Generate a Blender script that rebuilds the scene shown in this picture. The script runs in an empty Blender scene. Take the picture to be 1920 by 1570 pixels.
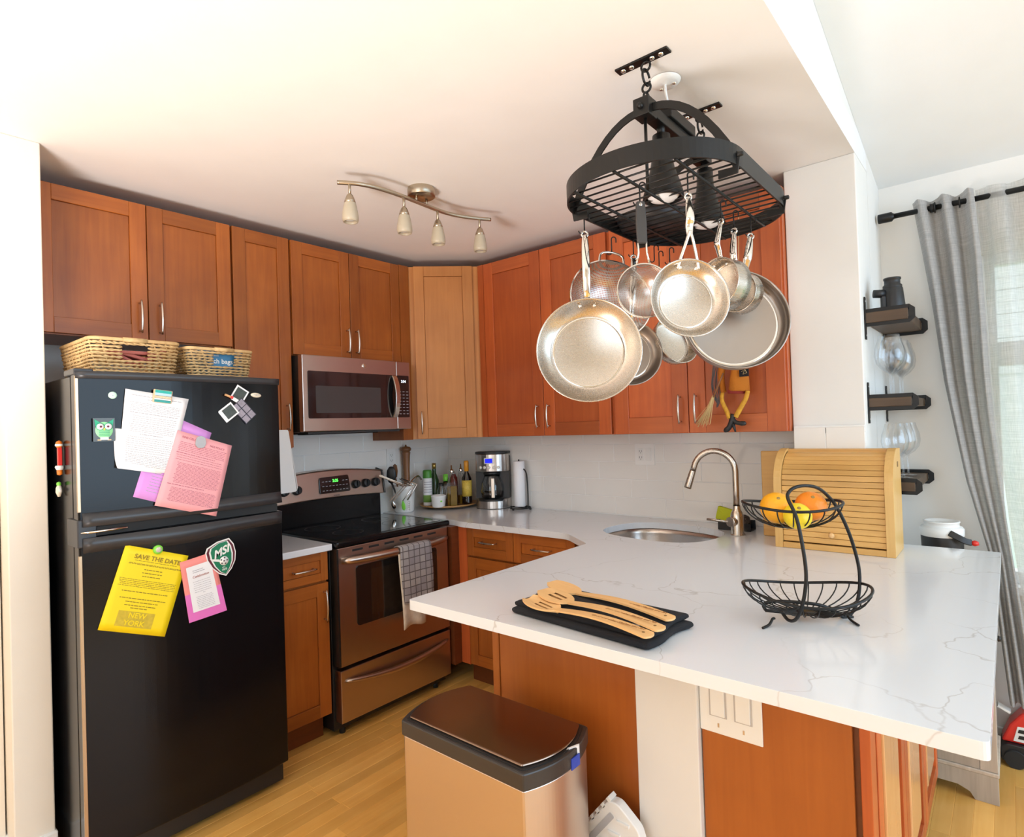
import bpy, bmesh, math, random
from mathutils import Vector, Matrix
random.seed(7)
SC = bpy.context.scene
COL = SC.collection
PI = math.pi
# ------------------------------------------------------------------ camera
CX, CY, CZ, YAW, PITCH, ROLL, FPX = 3.067, -2.9672, 1.4311, 0.697, 0.0131, -0.0332, 1113.1
_f = Vector((-math.sin(YAW)*math.cos(PITCH), math.cos(YAW)*math.cos(PITCH), math.sin(PITCH)))
_r = Vector((math.cos(YAW), math.sin(YAW), 0)); _u = _r.cross(_f)
CR = _r*math.cos(ROLL)+_u*math.sin(ROLL); CU = -_r*math.sin(ROLL)+_u*math.cos(ROLL); CF = _f
CPOS = Vector((CX, CY, CZ))
cam = bpy.data.cameras.new('camera'); cam.sensor_fit = 'HORIZONTAL'; cam.sensor_width = 36
cam.lens = 36*FPX/1920; cam.clip_start = .05; cam.clip_end = 200
camo = bpy.data.objects.new('camera', cam); COL.objects.link(camo)
M = Matrix((CR, CU, -CF)).transposed().to_4x4(); M.translation = CPOS
camo.matrix_world = M
SC.camera = camo
def at(u, v, **k):
    """a measured image point laid on a real plane of the room (x=, y= or z=)"""
    d = CF+CR*((u-960)/FPX)-CU*((v-785)/FPX)
    (a, val), = k.items(); i = 'xyz'.index(a)
    return CPOS+d*((val-CPOS[i])/d[i])
# ------------------------------------------------------------------ world, lights, exposure
W = bpy.data.worlds.new('world'); SC.world = W; W.use_nodes = True
bg = W.node_tree.nodes['Background']; bg.inputs[0].default_value = (.84, .92, 1, 1); bg.inputs[1].default_value = 2.0
def area(name, loc, target, sx, sy, power, col):
    l = bpy.data.lights.new(name, 'AREA'); l.shape = 'RECTANGLE'; l.size = sx; l.size_y = sy; l.energy = power; l.color = col
    o = bpy.data.objects.new(name, l); COL.objects.link(o); o.location = loc
    o.rotation_euler = (Vector(target)-Vector(loc)).to_track_quat('-Z', 'Y').to_euler()
    return o
area('daylight_window_right', (5.9, -1.6, 1.7), (1.5, -1.3, 1.5), 3.2, 2.2, 43, (.36, .68, 1))
area('daylight_window_back', (2.9, -6.3, 1.5), (1.2, -1, 1.6), 3.4, 2.0, 9, (.74, .87, 1))
l = bpy.data.lights.new('lamp_light', 'POINT'); l.energy = 2.5; l.color = (1, .76, .5); l.shadow_soft_size = .16
lo = bpy.data.objects.new('lamp_light', l); COL.objects.link(lo); lo.location = (1.85, -4.3, 1.62)
l2 = bpy.data.lights.new('ceiling_fill_spot', 'SPOT'); l2.energy = 165; l2.color = (1, .96, .95); l2.spot_size = math.radians(142); l2.spot_blend = .35; l2.shadow_soft_size = .38  # added spot that brightens the ceiling, not a lamp of the room
lo2 = bpy.data.objects.new('ceiling_fill_spot', l2); COL.objects.link(lo2); lo2.location = (1.95, -3.7, .5); lo2.rotation_euler = (PI, 0, 0)
vs = SC.view_settings; vs.view_transform = 'Standard'; vs.look = 'None'; vs.gamma = 1; vs.exposure = 0.47; vs.use_curve_mapping = False
# ------------------------------------------------------------------ materials
MATS = {}
def new_mat(name):
    m = bpy.data.materials.new(name); m.use_nodes = True; MATS[name] = m
    return m, m.node_tree.nodes, m.node_tree.links, m.node_tree.nodes['Principled BSDF']
def plain(name, col, rough=.5, metal=0, spec=.5, coat=0, trans=0, emit=None, es=0, alpha=1, bump=0, bscale=200, var=0, vscale=6):
    m, N, L, p = new_mat(name)
    p.inputs['Base Color'].default_value = (*col, 1); p.inputs['Roughness'].default_value = rough; p.inputs['Metallic'].default_value = metal
    p.inputs['Specular IOR Level'].default_value = spec; p.inputs['Coat Weight'].default_value = coat; p.inputs['Coat Roughness'].default_value = .08
    p.inputs['Transmission Weight'].default_value = trans; p.inputs['Alpha'].default_value = alpha
    if emit: p.inputs['Emission Color'].default_value = (*emit, 1); p.inputs['Emission Strength'].default_value = es
    tc = N.new('ShaderNodeTexCoord')
    n = N.new('ShaderNodeTexNoise'); n.inputs['Scale'].default_value = vscale; n.inputs['Detail'].default_value = 4; L.new(tc.outputs['Object'], n.inputs['Vector'])
    mx = N.new('ShaderNodeMix'); mx.data_type = 'RGBA'; v = max(var, .03)
    mx.inputs[6].default_value = (*[c*(1-v) for c in col], 1); mx.inputs[7].default_value = (*[min(1, c*(1+v)) for c in col], 1)
    L.new(n.outputs['Fac'], mx.inputs[0]); L.new(mx.outputs[2], p.inputs['Base Color'])
    if bump:
        n2 = N.new('ShaderNodeTexNoise'); n2.inputs['Scale'].default_value = bscale; n2.inputs['Detail'].default_value = 3; L.new(tc.outputs['Object'], n2.inputs['Vector'])
        b = N.new('ShaderNodeBump'); b.inputs['Strength'].default_value = bump; b.inputs['Distance'].default_value = .002
        L.new(n2.outputs['Fac'], b.inputs['Height']); L.new(b.outputs['Normal'], p.inputs['Normal'])
    return m
def woodmat(name, c1, c2, axis='z', rough=.4, coat=.1, obvar=.2, grain=55, stretch=.06):
    m, N, L, p = new_mat(name)
    tc = N.new('ShaderNodeTexCoord'); mp = N.new('ShaderNodeMapping')
    s = [1, 1, 1]; s['xyz'.index(axis)] = stretch; mp.inputs['Scale'].default_value = s
    L.new(tc.outputs['Object'], mp.inputs['Vector'])
    oi = N.new('ShaderNodeObjectInfo')
    ad = N.new('ShaderNodeVectorMath'); ad.operation = 'ADD'
    sc = N.new('ShaderNodeVectorMath'); sc.operation = 'SCALE'; cb = N.new('ShaderNodeCombineXYZ')
    for k in range(3): L.new(oi.outputs['Random'], cb.inputs[k])
    L.new(cb.outputs[0], sc.inputs[0]); sc.inputs['Scale'].default_value = 13
    L.new(mp.outputs[0], ad.inputs[0]); L.new(sc.outputs[0], ad.inputs[1])
    n1 = N.new('ShaderNodeTexNoise'); n1.inputs['Scale'].default_value = grain; n1.inputs['Detail'].default_value = 6; n1.inputs['Distortion'].default_value = .6
    n2 = N.new('ShaderNodeTexNoise'); n2.inputs['Scale'].default_value = 4; n2.inputs['Detail'].default_value = 3
    L.new(ad.outputs[0], n1.inputs['Vector']); L.new(tc.outputs['Object'], n2.inputs['Vector'])
    a = N.new('ShaderNodeMath'); a.operation = 'MULTIPLY'; a.inputs[1].default_value = .45; L.new(n1.outputs['Fac'], a.inputs[0])
    b = N.new('ShaderNodeMath'); b.operation = 'MULTIPLY_ADD'; b.inputs[1].default_value = .55; L.new(n2.outputs['Fac'], b.inputs[0]); L.new(a.outputs[0], b.inputs[2])
    mr = N.new('ShaderNodeMapRange'); mr.inputs[1].default_value = .3; mr.inputs[2].default_value = .7; L.new(b.outputs[0], mr.inputs[0])
    mx = N.new('ShaderNodeMix'); mx.data_type = 'RGBA'; mx.inputs[6].default_value = (*c1, 1); mx.inputs[7].default_value = (*c2, 1); L.new(mr.outputs[0], mx.inputs[0])
    hsv = N.new('ShaderNodeHueSaturation'); v = N.new('ShaderNodeMapRange'); v.inputs[3].default_value = 1-obvar; v.inputs[4].default_value = 1+obvar
    L.new(oi.outputs['Random'], v.inputs[0]); L.new(v.outputs[0], hsv.inputs['Value']); L.new(mx.outputs[2], hsv.inputs['Color']); L.new(hsv.outputs[0], p.inputs['Base Color'])
    p.inputs['Roughness'].default_value = rough; p.inputs['Coat Weight'].default_value = coat; p.inputs['Coat Roughness'].default_value = .15
    bp = N.new('ShaderNodeBump'); bp.inputs['Strength'].default_value = .08; bp.inputs['Distance'].default_value = .001; L.new(n1.outputs['Fac'], bp.inputs['Height']); L.new(bp.outputs[0], p.inputs['Normal'])
    return m
def steelmat(name, col, rough=.3, axis='y', aniso=.5, metal=1.0):
    m, N, L, p = new_mat(name)
    tc = N.new('ShaderNodeTexCoord'); mp = N.new('ShaderNodeMapping'); s = [400, 400, 400]; s['xyz'.index(axis)] = 4; mp.inputs['Scale'].default_value = s
    n = N.new('ShaderNodeTexNoise'); n.inputs['Scale'].default_value = 1; L.new(tc.outputs['Object'], mp.inputs[0]); L.new(mp.outputs[0], n.inputs['Vector'])
    mr = N.new('ShaderNodeMapRange'); mr.inputs[3].default_value = rough*.92; mr.inputs[4].default_value = rough*1.1; L.new(n.outputs['Fac'], mr.inputs[0]); L.new(mr.outputs[0], p.inputs['Roughness'])
    p.inputs['Base Color'].default_value = (*col, 1); p.inputs['Metallic'].default_value = metal
    return m
WH1, WH2 = (.28, .068, .008), (.44, .128, .017)
wood_v = woodmat('cabinet_wood_upright_grain', WH1, WH2, 'z')
wood_y = woodmat('cabinet_wood_level_grain_y', WH1, WH2, 'y')
wood_x = woodmat('cabinet_wood_level_grain_x', WH1, WH2, 'x')
wood_rv = woodmat('cabinet_wood_red_upright', (.40, .075, .018), (.58, .13, .03), 'z')
wood_rx = woodmat('cabinet_wood_red_level', (.36, .075, .018), (.50, .12, .03), 'x')
wood_lit = woodmat('cabinet_wood_catching_light', (.46, .165, .035), (.60, .24, .06), 'z', obvar=.12)  # cabinet wood with the light on the diagonal face put into its colour
wood_dark = woodmat('cabinet_wood_dark', (.12, .03, .008), (.2, .05, .012), 'y')
panel_wood = woodmat('peninsula_panel_wood', (.36, .088, .011), (.46, .125, .018), 'z', obvar=.06)
bamboo = woodmat('bamboo', (.62, .32, .085), (.78, .45, .14), 'x', rough=.4, coat=.1, obvar=.12, grain=90, stretch=.05)
beech = woodmat('beech_wood', (.74, .42, .16), (.88, .54, .24), 'x', rough=.5, coat=0, obvar=.05, grain=60)
oak = woodmat('oak_floor', (.78, .38, .075), (.95, .56, .16), 'y', rough=.3, coat=.3, obvar=.14, grain=40)
walnut = woodmat('walnut_shelf', (.05, .028, .014), (.11, .065, .035), 'x', rough=.5, coat=0, obvar=.1)
greywood = woodmat('weathered_grey_wood', (.38, .31, .24), (.62, .54, .44), 'z', rough=.7, coat=0, obvar=.15)
millwood = woodmat('pepper_mill_wood', (.2, .08, .03), (.34, .15, .06), 'z', rough=.35, obvar=.05)
wicker = woodmat('wicker', (.42, .24, .09), (.82, .58, .28), 'z', rough=.6, coat=0, obvar=.1, grain=35, stretch=1)
paint_w = plain('wall_paint', (.86, .83, .78), .65, bump=.12, bscale=120)
paint_c = plain('ceiling_paint', (.90, .88, .86), .75, bump=.08, bscale=90)
paint_l = plain('cream_wall_paint', (.9, .82, .7), .65, bump=.1, bscale=120)
paint_b = plain('sloped_ceiling_paint', (.86, .88, .88), .75, bump=.08, bscale=90)
trim_w = plain('white_trim', (.9, .9, .88), .4)
tile_m = plain('glazed_white_tile', (.90, .87, .82), .12, coat=.4, bump=.25, bscale=9)
grout = plain('grout', (.90, .89, .87), .8)
blackg = plain('black_gloss_enamel', (.005, .005, .006), .17, spec=.25, coat=.04, bump=.05, bscale=300)
blackm = plain('black_satin_metal', (.008, .0075, .007), .38, spec=.35)
blackp = plain('black_plastic', (.015, .015, .016), .42)
blackglass = plain('black_ceran_glass', (.006, .006, .007), .06, coat=1)
ovenglass = plain('oven_window_glass', (.02, .012, .008), .08, coat=1)
steel_y = steelmat('brushed_steel_y', (.52, .42, .36), .3, 'y')
steel_x = steelmat('brushed_steel_x', (.55, .5, .46), .28, 'x')
steel_z = steelmat('brushed_steel_z', (.62, .56, .5), .25, 'z')
steel_pol = steelmat('polished_steel', (.82, .79, .75), .09, 'z')
steel_pan = steelmat('pan_steel', (.60, .54, .47), .27, 'z')
steel_worn = steelmat('stained_pan_steel', (.42, .37, .33), .36, 'z')
nickel = steelmat('brushed_nickel', (.62, .55, .47), .27, 'z')
bronze_n = steelmat('antique_nickel', (.5, .43, .33), .32, 'x')
frost = plain('frosted_glass_shade', (.72, .62, .46), .35, trans=.35, spec=.6)
rubber = plain('black_rubber', (.02, .02, .02), .7)
whitep = plain('white_plastic', (.88, .87, .84), .35)
ceramic = plain('white_ceramic', (.9, .89, .86), .18, coat=.4)
paper = plain('white_paper', (.88, .87, .88), .6)
ink = plain('printed_ink', (.12, .11, .12), .7)
greyink = plain('grey_ink', (.45, .43, .46), .7)
yellowp = plain('yellow_paper', (.95, .72, .005), .55)
yellowink = plain('ink_on_yellow', (.32, .22, .01), .6)
pinkp = plain('pink_paper', (.93, .42, .45), .6)
pinkink = plain('ink_on_pink', (.5, .15, .2), .6)
lilacp = plain('lilac_paper', (.72, .32, .78), .6)
coralp = plain('coral_card', (.9, .28, .25), .5)
magp = plain('magenta_card', (.8, .18, .55), .5)
green = plain('green_enamel', (.01, .19, .09), .3)
lime = plain('lime_plastic', (.25, .75, .08), .35)
redp = plain('red_plastic', (.7, .03, .02), .3)
orangep = plain('orange_plastic', (.9, .22, .02), .35)
darktowel = plain('black_terry_cloth', (.014, .014, .017), .95, bump=1, bscale=600)
flesh = plain('orange_peel', (.95, .42, .01), .38, bump=.5, bscale=160, var=.08)
flesh2 = plain('deep_orange_peel', (.9, .26, .01), .38, bump=.5, bscale=160, var=.08)
lemon = plain('yellow_peel', (.92, .68, .02), .4, bump=.5, bscale=120, var=.1)
straw = plain('straw', (.82, .6, .28), .7)
feltor = plain('orange_felt', (.50, .15, .008), .9, bump=.8, bscale=300)
darkred = plain('dark_red_felt', (.3, .03, .02), .9)
hairgrey = plain('grey_yarn', (.13, .11, .11), .9)
oilm = plain('olive_oil', (.8, .5, .06), .05, trans=.6)
glassg = plain('green_glass', (.05, .12, .04), .06, trans=.4)
darkglass = plain('dark_bottle_glass', (.015, .008, .006), .06, coat=.5)
skyblue = plain('blue_carton', (.05, .22, .42), .4)
grassm = plain('lawn_grass', (.10, .28, .05), .9, var=.4, vscale=3)
siding = plain('pale_house_siding', (.75, .78, .76), .7)
def clear(name, col=(1, 1, 1), rough=0):
    m, N, L, p = new_mat(name); p.inputs['Base Color'].default_value = (*col, 1); p.inputs['Roughness'].default_value = rough
    p.inputs['Transmission Weight'].default_value = 1; p.inputs['IOR'].default_value = 1.45
    return m
glass = clear('clear_glass')
def thin_glass():
    m = bpy.data.materials.new('thin_stemware_glass'); m.use_nodes = True; N, L = m.node_tree.nodes, m.node_tree.links; N.remove(N['Principled BSDF'])
    a = N.new('ShaderNodeBsdfTransparent'); a.inputs[0].default_value = (.96, .97, .98, 1); b = N.new('ShaderNodeBsdfGlossy'); b.inputs['Roughness'].default_value = .03; lw = N.new('ShaderNodeLayerWeight'); lw.inputs['Blend'].default_value = .25
    mr = N.new('ShaderNodeMapRange'); mr.inputs[3].default_value = .04; mr.inputs[4].default_value = .7; L.new(lw.outputs['Facing'], mr.inputs[0])
    mx = N.new('ShaderNodeMixShader'); L.new(mr.outputs[0], mx.inputs[0]); L.new(a.outputs[0], mx.inputs[1]); L.new(b.outputs[0], mx.inputs[2]); L.new(mx.outputs[0], N['Material Output'].inputs[0]); return m
stemglass = thin_glass()
def pane_mat():
    m = bpy.data.materials.new('window_pane_glass'); m.use_nodes = True; N, L = m.node_tree.nodes, m.node_tree.links; N.remove(N['Principled BSDF'])
    a = N.new('ShaderNodeBsdfTransparent'); b = N.new('ShaderNodeBsdfGlossy'); b.inputs['Roughness'].default_value = .02; mx = N.new('ShaderNodeMixShader'); mx.inputs[0].default_value = .07
    L.new(a.outputs[0], mx.inputs[1]); L.new(b.outputs[0], mx.inputs[2]); L.new(mx.outputs[0], N['Material Output'].inputs[0]); return m
pane = pane_mat()
def fabric(name, col, transp, transl):
    m = bpy.data.materials.new(name); m.use_nodes = True; N, L = m.node_tree.nodes, m.node_tree.links; N.remove(N['Principled BSDF'])
    tc = N.new('ShaderNodeTexCoord'); outs = []
    for s in ((600, 600, 12), (12, 12, 500)):
        mp = N.new('ShaderNodeMapping'); mp.inputs['Scale'].default_value = s; L.new(tc.outputs['Object'], mp.inputs[0])
        n = N.new('ShaderNodeTexNoise'); n.inputs['Scale'].default_value = 1; L.new(mp.outputs[0], n.inputs['Vector']); outs.append(n)
    ad = N.new('ShaderNodeMath'); ad.operation = 'ADD'; L.new(outs[0].outputs['Fac'], ad.inputs[0]); L.new(outs[1].outputs['Fac'], ad.inputs[1])
    mr = N.new('ShaderNodeMapRange'); mr.inputs[1].default_value = .7; mr.inputs[2].default_value = 1.3; mr.inputs[3].default_value = .78; mr.inputs[4].default_value = 1.15; L.new(ad.outputs[0], mr.inputs[0])
    hs = N.new('ShaderNodeHueSaturation'); hs.inputs['Color'].default_value = (*col, 1); L.new(mr.outputs[0], hs.inputs['Value'])
    d = N.new('ShaderNodeBsdfDiffuse'); t = N.new('ShaderNodeBsdfTranslucent'); x = N.new('ShaderNodeBsdfTransparent')
    L.new(hs.outputs[0], d.inputs[0]); L.new(hs.outputs[0], t.inputs[0])
    m1 = N.new('ShaderNodeMixShader'); m1.inputs[0].default_value = transl; L.new(d.outputs[0], m1.inputs[1]); L.new(t.outputs[0], m1.inputs[2])
    m2 = N.new('ShaderNodeMixShader'); m2.inputs[0].default_value = transp; L.new(m1.outputs[0], m2.inputs[1]); L.new(x.outputs[0], m2.inputs[2]); L.new(m2.outputs[0], N['Material Output'].inputs[0])
    return m
linen = fabric('grey_linen', (.50, .485, .47), .0, .3)
sheer = fabric('sheer_grey_linen', (.70, .69, .67), .32, .5)
def meshmat(name, col, hole, scale):
    """perforated / woven metal sheet: real holes cut by a fine grid of dots"""
    m, N, L, p = new_mat(name); p.inputs['Base Color'].default_value = (*col, 1); p.inputs['Metallic'].default_value = 1; p.inputs['Roughness'].default_value = .28
    tc = N.new('ShaderNodeTexCoord'); v = N.new('ShaderNodeTexVoronoi'); v.voronoi_dimensions = '2D'; v.inputs['Scale'].default_value = scale; v.inputs['Randomness'].default_value = 0; L.new(tc.outputs['Object'], v.inputs['Vector'])
    c = N.new('ShaderNodeMath'); c.operation = 'GREATER_THAN'; c.inputs[1].default_value = hole; L.new(v.outputs['Distance'], c.inputs[0]); L.new(c.outputs[0], p.inputs['Alpha'])
    return m
perf = meshmat('perforated_steel', (.6, .54, .5), .30, 170)
gauze = meshmat('wire_gauze', (.55, .51, .48), .33, 420)
def marble():
    m, N, L, p = new_mat('white_quartz_with_grey_veins')
    tc = N.new('ShaderNodeTexCoord')
    nz = N.new('ShaderNodeTexNoise'); nz.inputs['Scale'].default_value = 2.2; nz.inputs['Detail'].default_value = 5; L.new(tc.outputs['Object'], nz.inputs['Vector'])
    mx = N.new('ShaderNodeMix'); mx.data_type = 'VECTOR'; mx.inputs[0].default_value = .32; L.new(tc.outputs['Object'], mx.inputs[4]); L.new(nz.outputs['Color'], mx.inputs[5])
    v = N.new('ShaderNodeTexVoronoi'); v.feature = 'DISTANCE_TO_EDGE'; v.inputs['Scale'].default_value = 3.4; L.new(mx.outputs[1], v.inputs['Vector'])
    mr = N.new('ShaderNodeMapRange'); mr.inputs[1].default_value = 0; mr.inputs[2].default_value = .006; mr.inputs[3].default_value = 1; mr.inputs[4].default_value = 0; L.new(v.outputs['Distance'], mr.inputs[0])
    n2 = N.new('ShaderNodeTexNoise'); n2.inputs['Scale'].default_value = 3.1; n2.inputs['Detail'].default_value = 2; L.new(tc.outputs['Object'], n2.inputs['Vector'])
    m2 = N.new('ShaderNodeMapRange'); m2.inputs[1].default_value = .40; m2.inputs[2].default_value = .55; m2.inputs[3].default_value = .03; m2.inputs[4].default_value = .55; L.new(n2.outputs['Fac'], m2.inputs[0])
    mu = N.new('ShaderNodeMath'); mu.operation = 'MULTIPLY'; L.new(mr.outputs[0], mu.inputs[0]); L.new(m2.outputs[0], mu.inputs[1])
    c = N.new('ShaderNodeMix'); c.data_type = 'RGBA'; c.inputs[6].default_value = (.79, .815, .85, 1); c.inputs[7].default_value = (.42, .38, .35, 1); L.new(mu.outputs[0], c.inputs[0]); L.new(c.outputs[2], p.inputs['Base Color'])
    p.inputs['Roughness'].default_value = .16; p.inputs['Coat Weight'].default_value = .2
    return m
quartz = marble()
def towelmat():
    m, N, L, p = new_mat('checked_dish_towel'); tc = N.new('ShaderNodeTexCoord')
    br = N.new('ShaderNodeTexBrick'); br.offset = 0; br.inputs['Scale'].default_value = 1; br.inputs['Brick Width'].default_value = .036; br.inputs['Row Height'].default_value = .036; br.inputs['Mortar Size'].default_value = .0025
    br.inputs['Color1'].default_value = (.26, .235, .25, 1); br.inputs['Color2'].default_value = (.40, .36, .34, 1); br.inputs['Mortar'].default_value = (.11, .09, .09, 1)
    mp = N.new('ShaderNodeMapping'); mp.inputs['Rotation'].default_value = (0, PI/2, PI/2); L.new(tc.outputs['Object'], mp.inputs[0])
    sp = N.new('ShaderNodeSeparateXYZ'); L.new(tc.outputs['Object'], sp.inputs[0]); cb = N.new('ShaderNodeCombineXYZ'); L.new(sp.outputs[1], cb.inputs[0]); L.new(sp.outputs[2], cb.inputs[1]); L.new(cb.outputs[0], br.inputs['Vector'])
    L.new(br.outputs['Color'], p.inputs['Base Color']); p.inputs['Roughness'].default_value = .9
    return m
dishtowel = towelmat()
towel_pale = plain('floral_towel_back', (.72, .62, .5), .9, var=.35, vscale=30)
legprint = plain('orange_print_cloth', (.85, .35, .03), .8, var=.5, vscale=60)
def glow(name, col, s):
    return plain(name, col, .5, emit=col, es=s)
g_green = glow('green_display_digits', (.1, 1, .1), 1.6)
g_white = glow('white_display_digits', (.75, .85, 1), 1.6)
g_blue = glow('blue_display', (.0, .01, .8), .7)
bulbm = plain('white_bulb_lens', (.86, .84, .84), .35)
# ------------------------------------------------------------------ mesh builder
ORIG = {}
class MB:
    def __init__(s): s.v = []; s.f = []; s.m = []; s.sm = []
    def add(s, vs, fs, mi=0, smooth=False):
        o = len(s.v); s.v += [Vector(q) for q in vs]
        for f in fs: s.f.append([i+o for i in f]); s.m.append(mi); s.sm.append(smooth)
        return s
    def box(s, x0, x1, y0, y1, z0, z1, mi=0):
        return s.add([(x, y, z) for x in (x0, x1) for y in (y0, y1) for z in (z0, z1)],
              [(0, 1, 3, 2), (4, 6, 7, 5), (0, 4, 5, 1), (2, 3, 7, 6), (0, 2, 6, 4), (1, 5, 7, 3)], mi)
    def quad(s, a, b, c, d, mi=0): return s.add([a, b, c, d], [(0, 1, 2, 3)], mi)
    def obox(s, c, ax, ay, az, hx, hy, hz, mi=0):
        c = Vector(c); ax, ay, az = Vector(ax).normalized(), Vector(ay).normalized(), Vector(az).normalized()
        return s.add([c+ax*hx*i+ay*hy*j+az*hz*k for i in (-1, 1) for j in (-1, 1) for k in (-1, 1)],
              [(0, 1, 3, 2), (4, 6, 7, 5), (0, 4, 5, 1), (2, 3, 7, 6), (0, 2, 6, 4), (1, 5, 7, 3)], mi)
    def tube(s, pts, r, n=8, mi=0, closed=False, cap=True, flat=None):
        """flat=(w,h,upvector): rectangular strap instead of round wire"""
        P = [Vector(p) for p in pts]; k = len(P); rr = r if isinstance(r, (list, tuple)) else [r]*k
        vs = []; prev = None
        for i in range(k):
            a = P[(i-1) % k] if (closed or i > 0) else P[i]; b = P[(i+1) % k] if (closed or i < k-1) else P[i]
            t = (b-a).normalized()
            if flat:
                up = Vector(flat[2]); side = t.cross(up).normalized(); up2 = side.cross(t).normalized()
                w, h = flat[0]/2, flat[1]/2
                for (p, q) in ((-1, -1), (1, -1), (1, 1), (-1, 1)): vs.append(P[i]+side*w*p+up2*h*q)
            else:
                if prev is None:
                    ref = Vector((0, 0, 1)) if abs(t.z) < .9 else Vector((1, 0, 0)); nx = t.cross(ref).normalized()
                else: nx = (prev-t*prev.dot(t)).normalized()
                prev = nx; ny = t.cross(nx)
                for j in range(n):
                    an = 2*PI*j/n; vs.append(P[i]+nx*math.cos(an)*rr[i]+ny*math.sin(an)*rr[i])
        n = 4 if flat else n
        fs = [(i*n+j, i*n+(j+1) % n, ((i+1) % k)*n+(j+1) % n, ((i+1) % k)*n+j) for i in range(k if closed else k-1) for j in range(n)]
        s.add(vs, fs, mi, not flat)
        if cap and not closed: s.add([vs[j] for j in range(n)][::-1], [tuple(range(n))], mi); s.add(vs[-n:], [tuple(range(n))], mi)
        return s
    def lathe(s, prof, n=32, c=(0, 0, 0), axis=(0, 0, 1), mi=0, a0=0, a1=2*PI, smooth=True, sx=1, sy=1):
        c = Vector(c); z = Vector(axis).normalized(); x = z.orthogonal().normalized() if abs(z.z) < .999 else Vector((1, 0, 0)); y = z.cross(x)
        full = abs(a1-a0-2*PI) < 1e-6; m = n if full else n+1
        vs = [c+x*r*math.cos(a0+(a1-a0)*j/n)*sx+y*r*math.sin(a0+(a1-a0)*j/n)*sy+z*h for (r, h) in prof for j in range(m)]
        fs = []
        for i in range(len(prof)-1):
            for j in range(n):
                k = (j+1) % m
                a, b, c2, d = i*m+j, i*m+k, (i+1)*m+k, (i+1)*m+j
                if prof[i][0] < 1e-7: fs.append((a, c2, d))
                elif prof[i+1][0] < 1e-7: fs.append((a, b, c2))
                else: fs.append((a, b, c2, d))
        return s.add(vs, fs, mi, smooth)
    def cyl(s, p0, p1, r, r1=None, n=20, mi=0):
        p0, p1 = Vector(p0), Vector(p1); h = (p1-p0).length; r1 = r if r1 is None else r1
        s.lathe([(r, 0), (r1, h)], n, p0, p1-p0, mi)
        return s.lathe([(0, 0), (r, 0)], n, p0, p1-p0, mi, smooth=False).lathe([(r1, h), (0, h)], n, p0, p1-p0, mi, smooth=False)
    def prism(s, poly, f, d, mi=0, smooth=False):
        """poly 2D -> f(u,v) gives 3D; extruded by vector d"""
        A = [Vector(f(*q)) for q in poly]; d = Vector(d); n = len(A)
        s.add(A+[a+d for a in A], [tuple(range(n))[::-1], tuple(range(n, 2*n))], mi)
        return s.add(A+[a+d for a in A], [(i, (i+1) % n, n+(i+1) % n, n+i) for i in range(n)], mi, smooth)
    def grid(s, fn, nu, nv, mi=0, thick=None):
        vs = [Vector(fn(i/nu, j/nv)) for i in range(nu+1) for j in range(nv+1)]
        return s.add(vs, [(i*(nv+1)+j, (i+1)*(nv+1)+j, (i+1)*(nv+1)+j+1, i*(nv+1)+j+1) for i in range(nu) for j in range(nv)], mi, True)
    def xf(s, mat):
        s.v = [mat @ q for q in s.v]; return s
    def build(s, name, mats, parent=None, bevel=0, solid=0, label=None, seg=2, sub=0, kind=None):
        me = bpy.data.meshes.new(name); off = ORIG.get(parent.name, Vector()) if parent else Vector()
        me.from_pydata([q-off for q in s.v], [], s.f)
        for m in (mats if isinstance(mats, (list, tuple)) else [mats]): me.materials.append(m)
        me.polygons.foreach_set('material_index', s.m); me.polygons.foreach_set('use_smooth', s.sm)
        bm = bmesh.new(); bm.from_mesh(me); bmesh.ops.remove_doubles(bm, verts=bm.verts, dist=1e-6)
        bmesh.ops.recalc_face_normals(bm, faces=bm.faces); bm.to_mesh(me); bm.free(); me.update()
        o = bpy.data.objects.new(name, me); COL.objects.link(o)
        if parent: o.parent = parent; ORIG[o.name] = off
        if sub: md = o.modifiers.new('sub', 'SUBSURF'); md.levels = sub; md.render_levels = sub
        if solid: md = o.modifiers.new('solid', 'SOLIDIFY'); md.thickness = solid; md.offset = 0
        if bevel:
            md = o.modifiers.new('bevel', 'BEVEL'); md.width = bevel; md.segments = seg; md.limit_method = 'ANGLE'; md.angle_limit = math.radians(40); md.harden_normals = False
        if label: o['label'] = label
        if kind: o['kind'] = kind
        return o
def tag(o, label, cat, group=None):
    o['label'] = label; o['category'] = cat
    if group: o['group'] = group
    return o
def thing(name, label, cat, loc, rot=None, group=None, local=False):
    """Empty at the base of a thing. Unless local=True its parts are given in room coordinates."""
    o = bpy.data.objects.new(name, None); COL.objects.link(o); o.empty_display_size = .05
    if rot is not None: o.matrix_world = Matrix.Translation(Vector(loc)) @ rot.to_4x4()
    else: o.location = loc
    ORIG[o.name] = Vector() if (local or rot is not None) else Vector(loc)
    return tag(o, label, cat, group)
def struct(o): o['kind'] = 'structure'; return o
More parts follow.
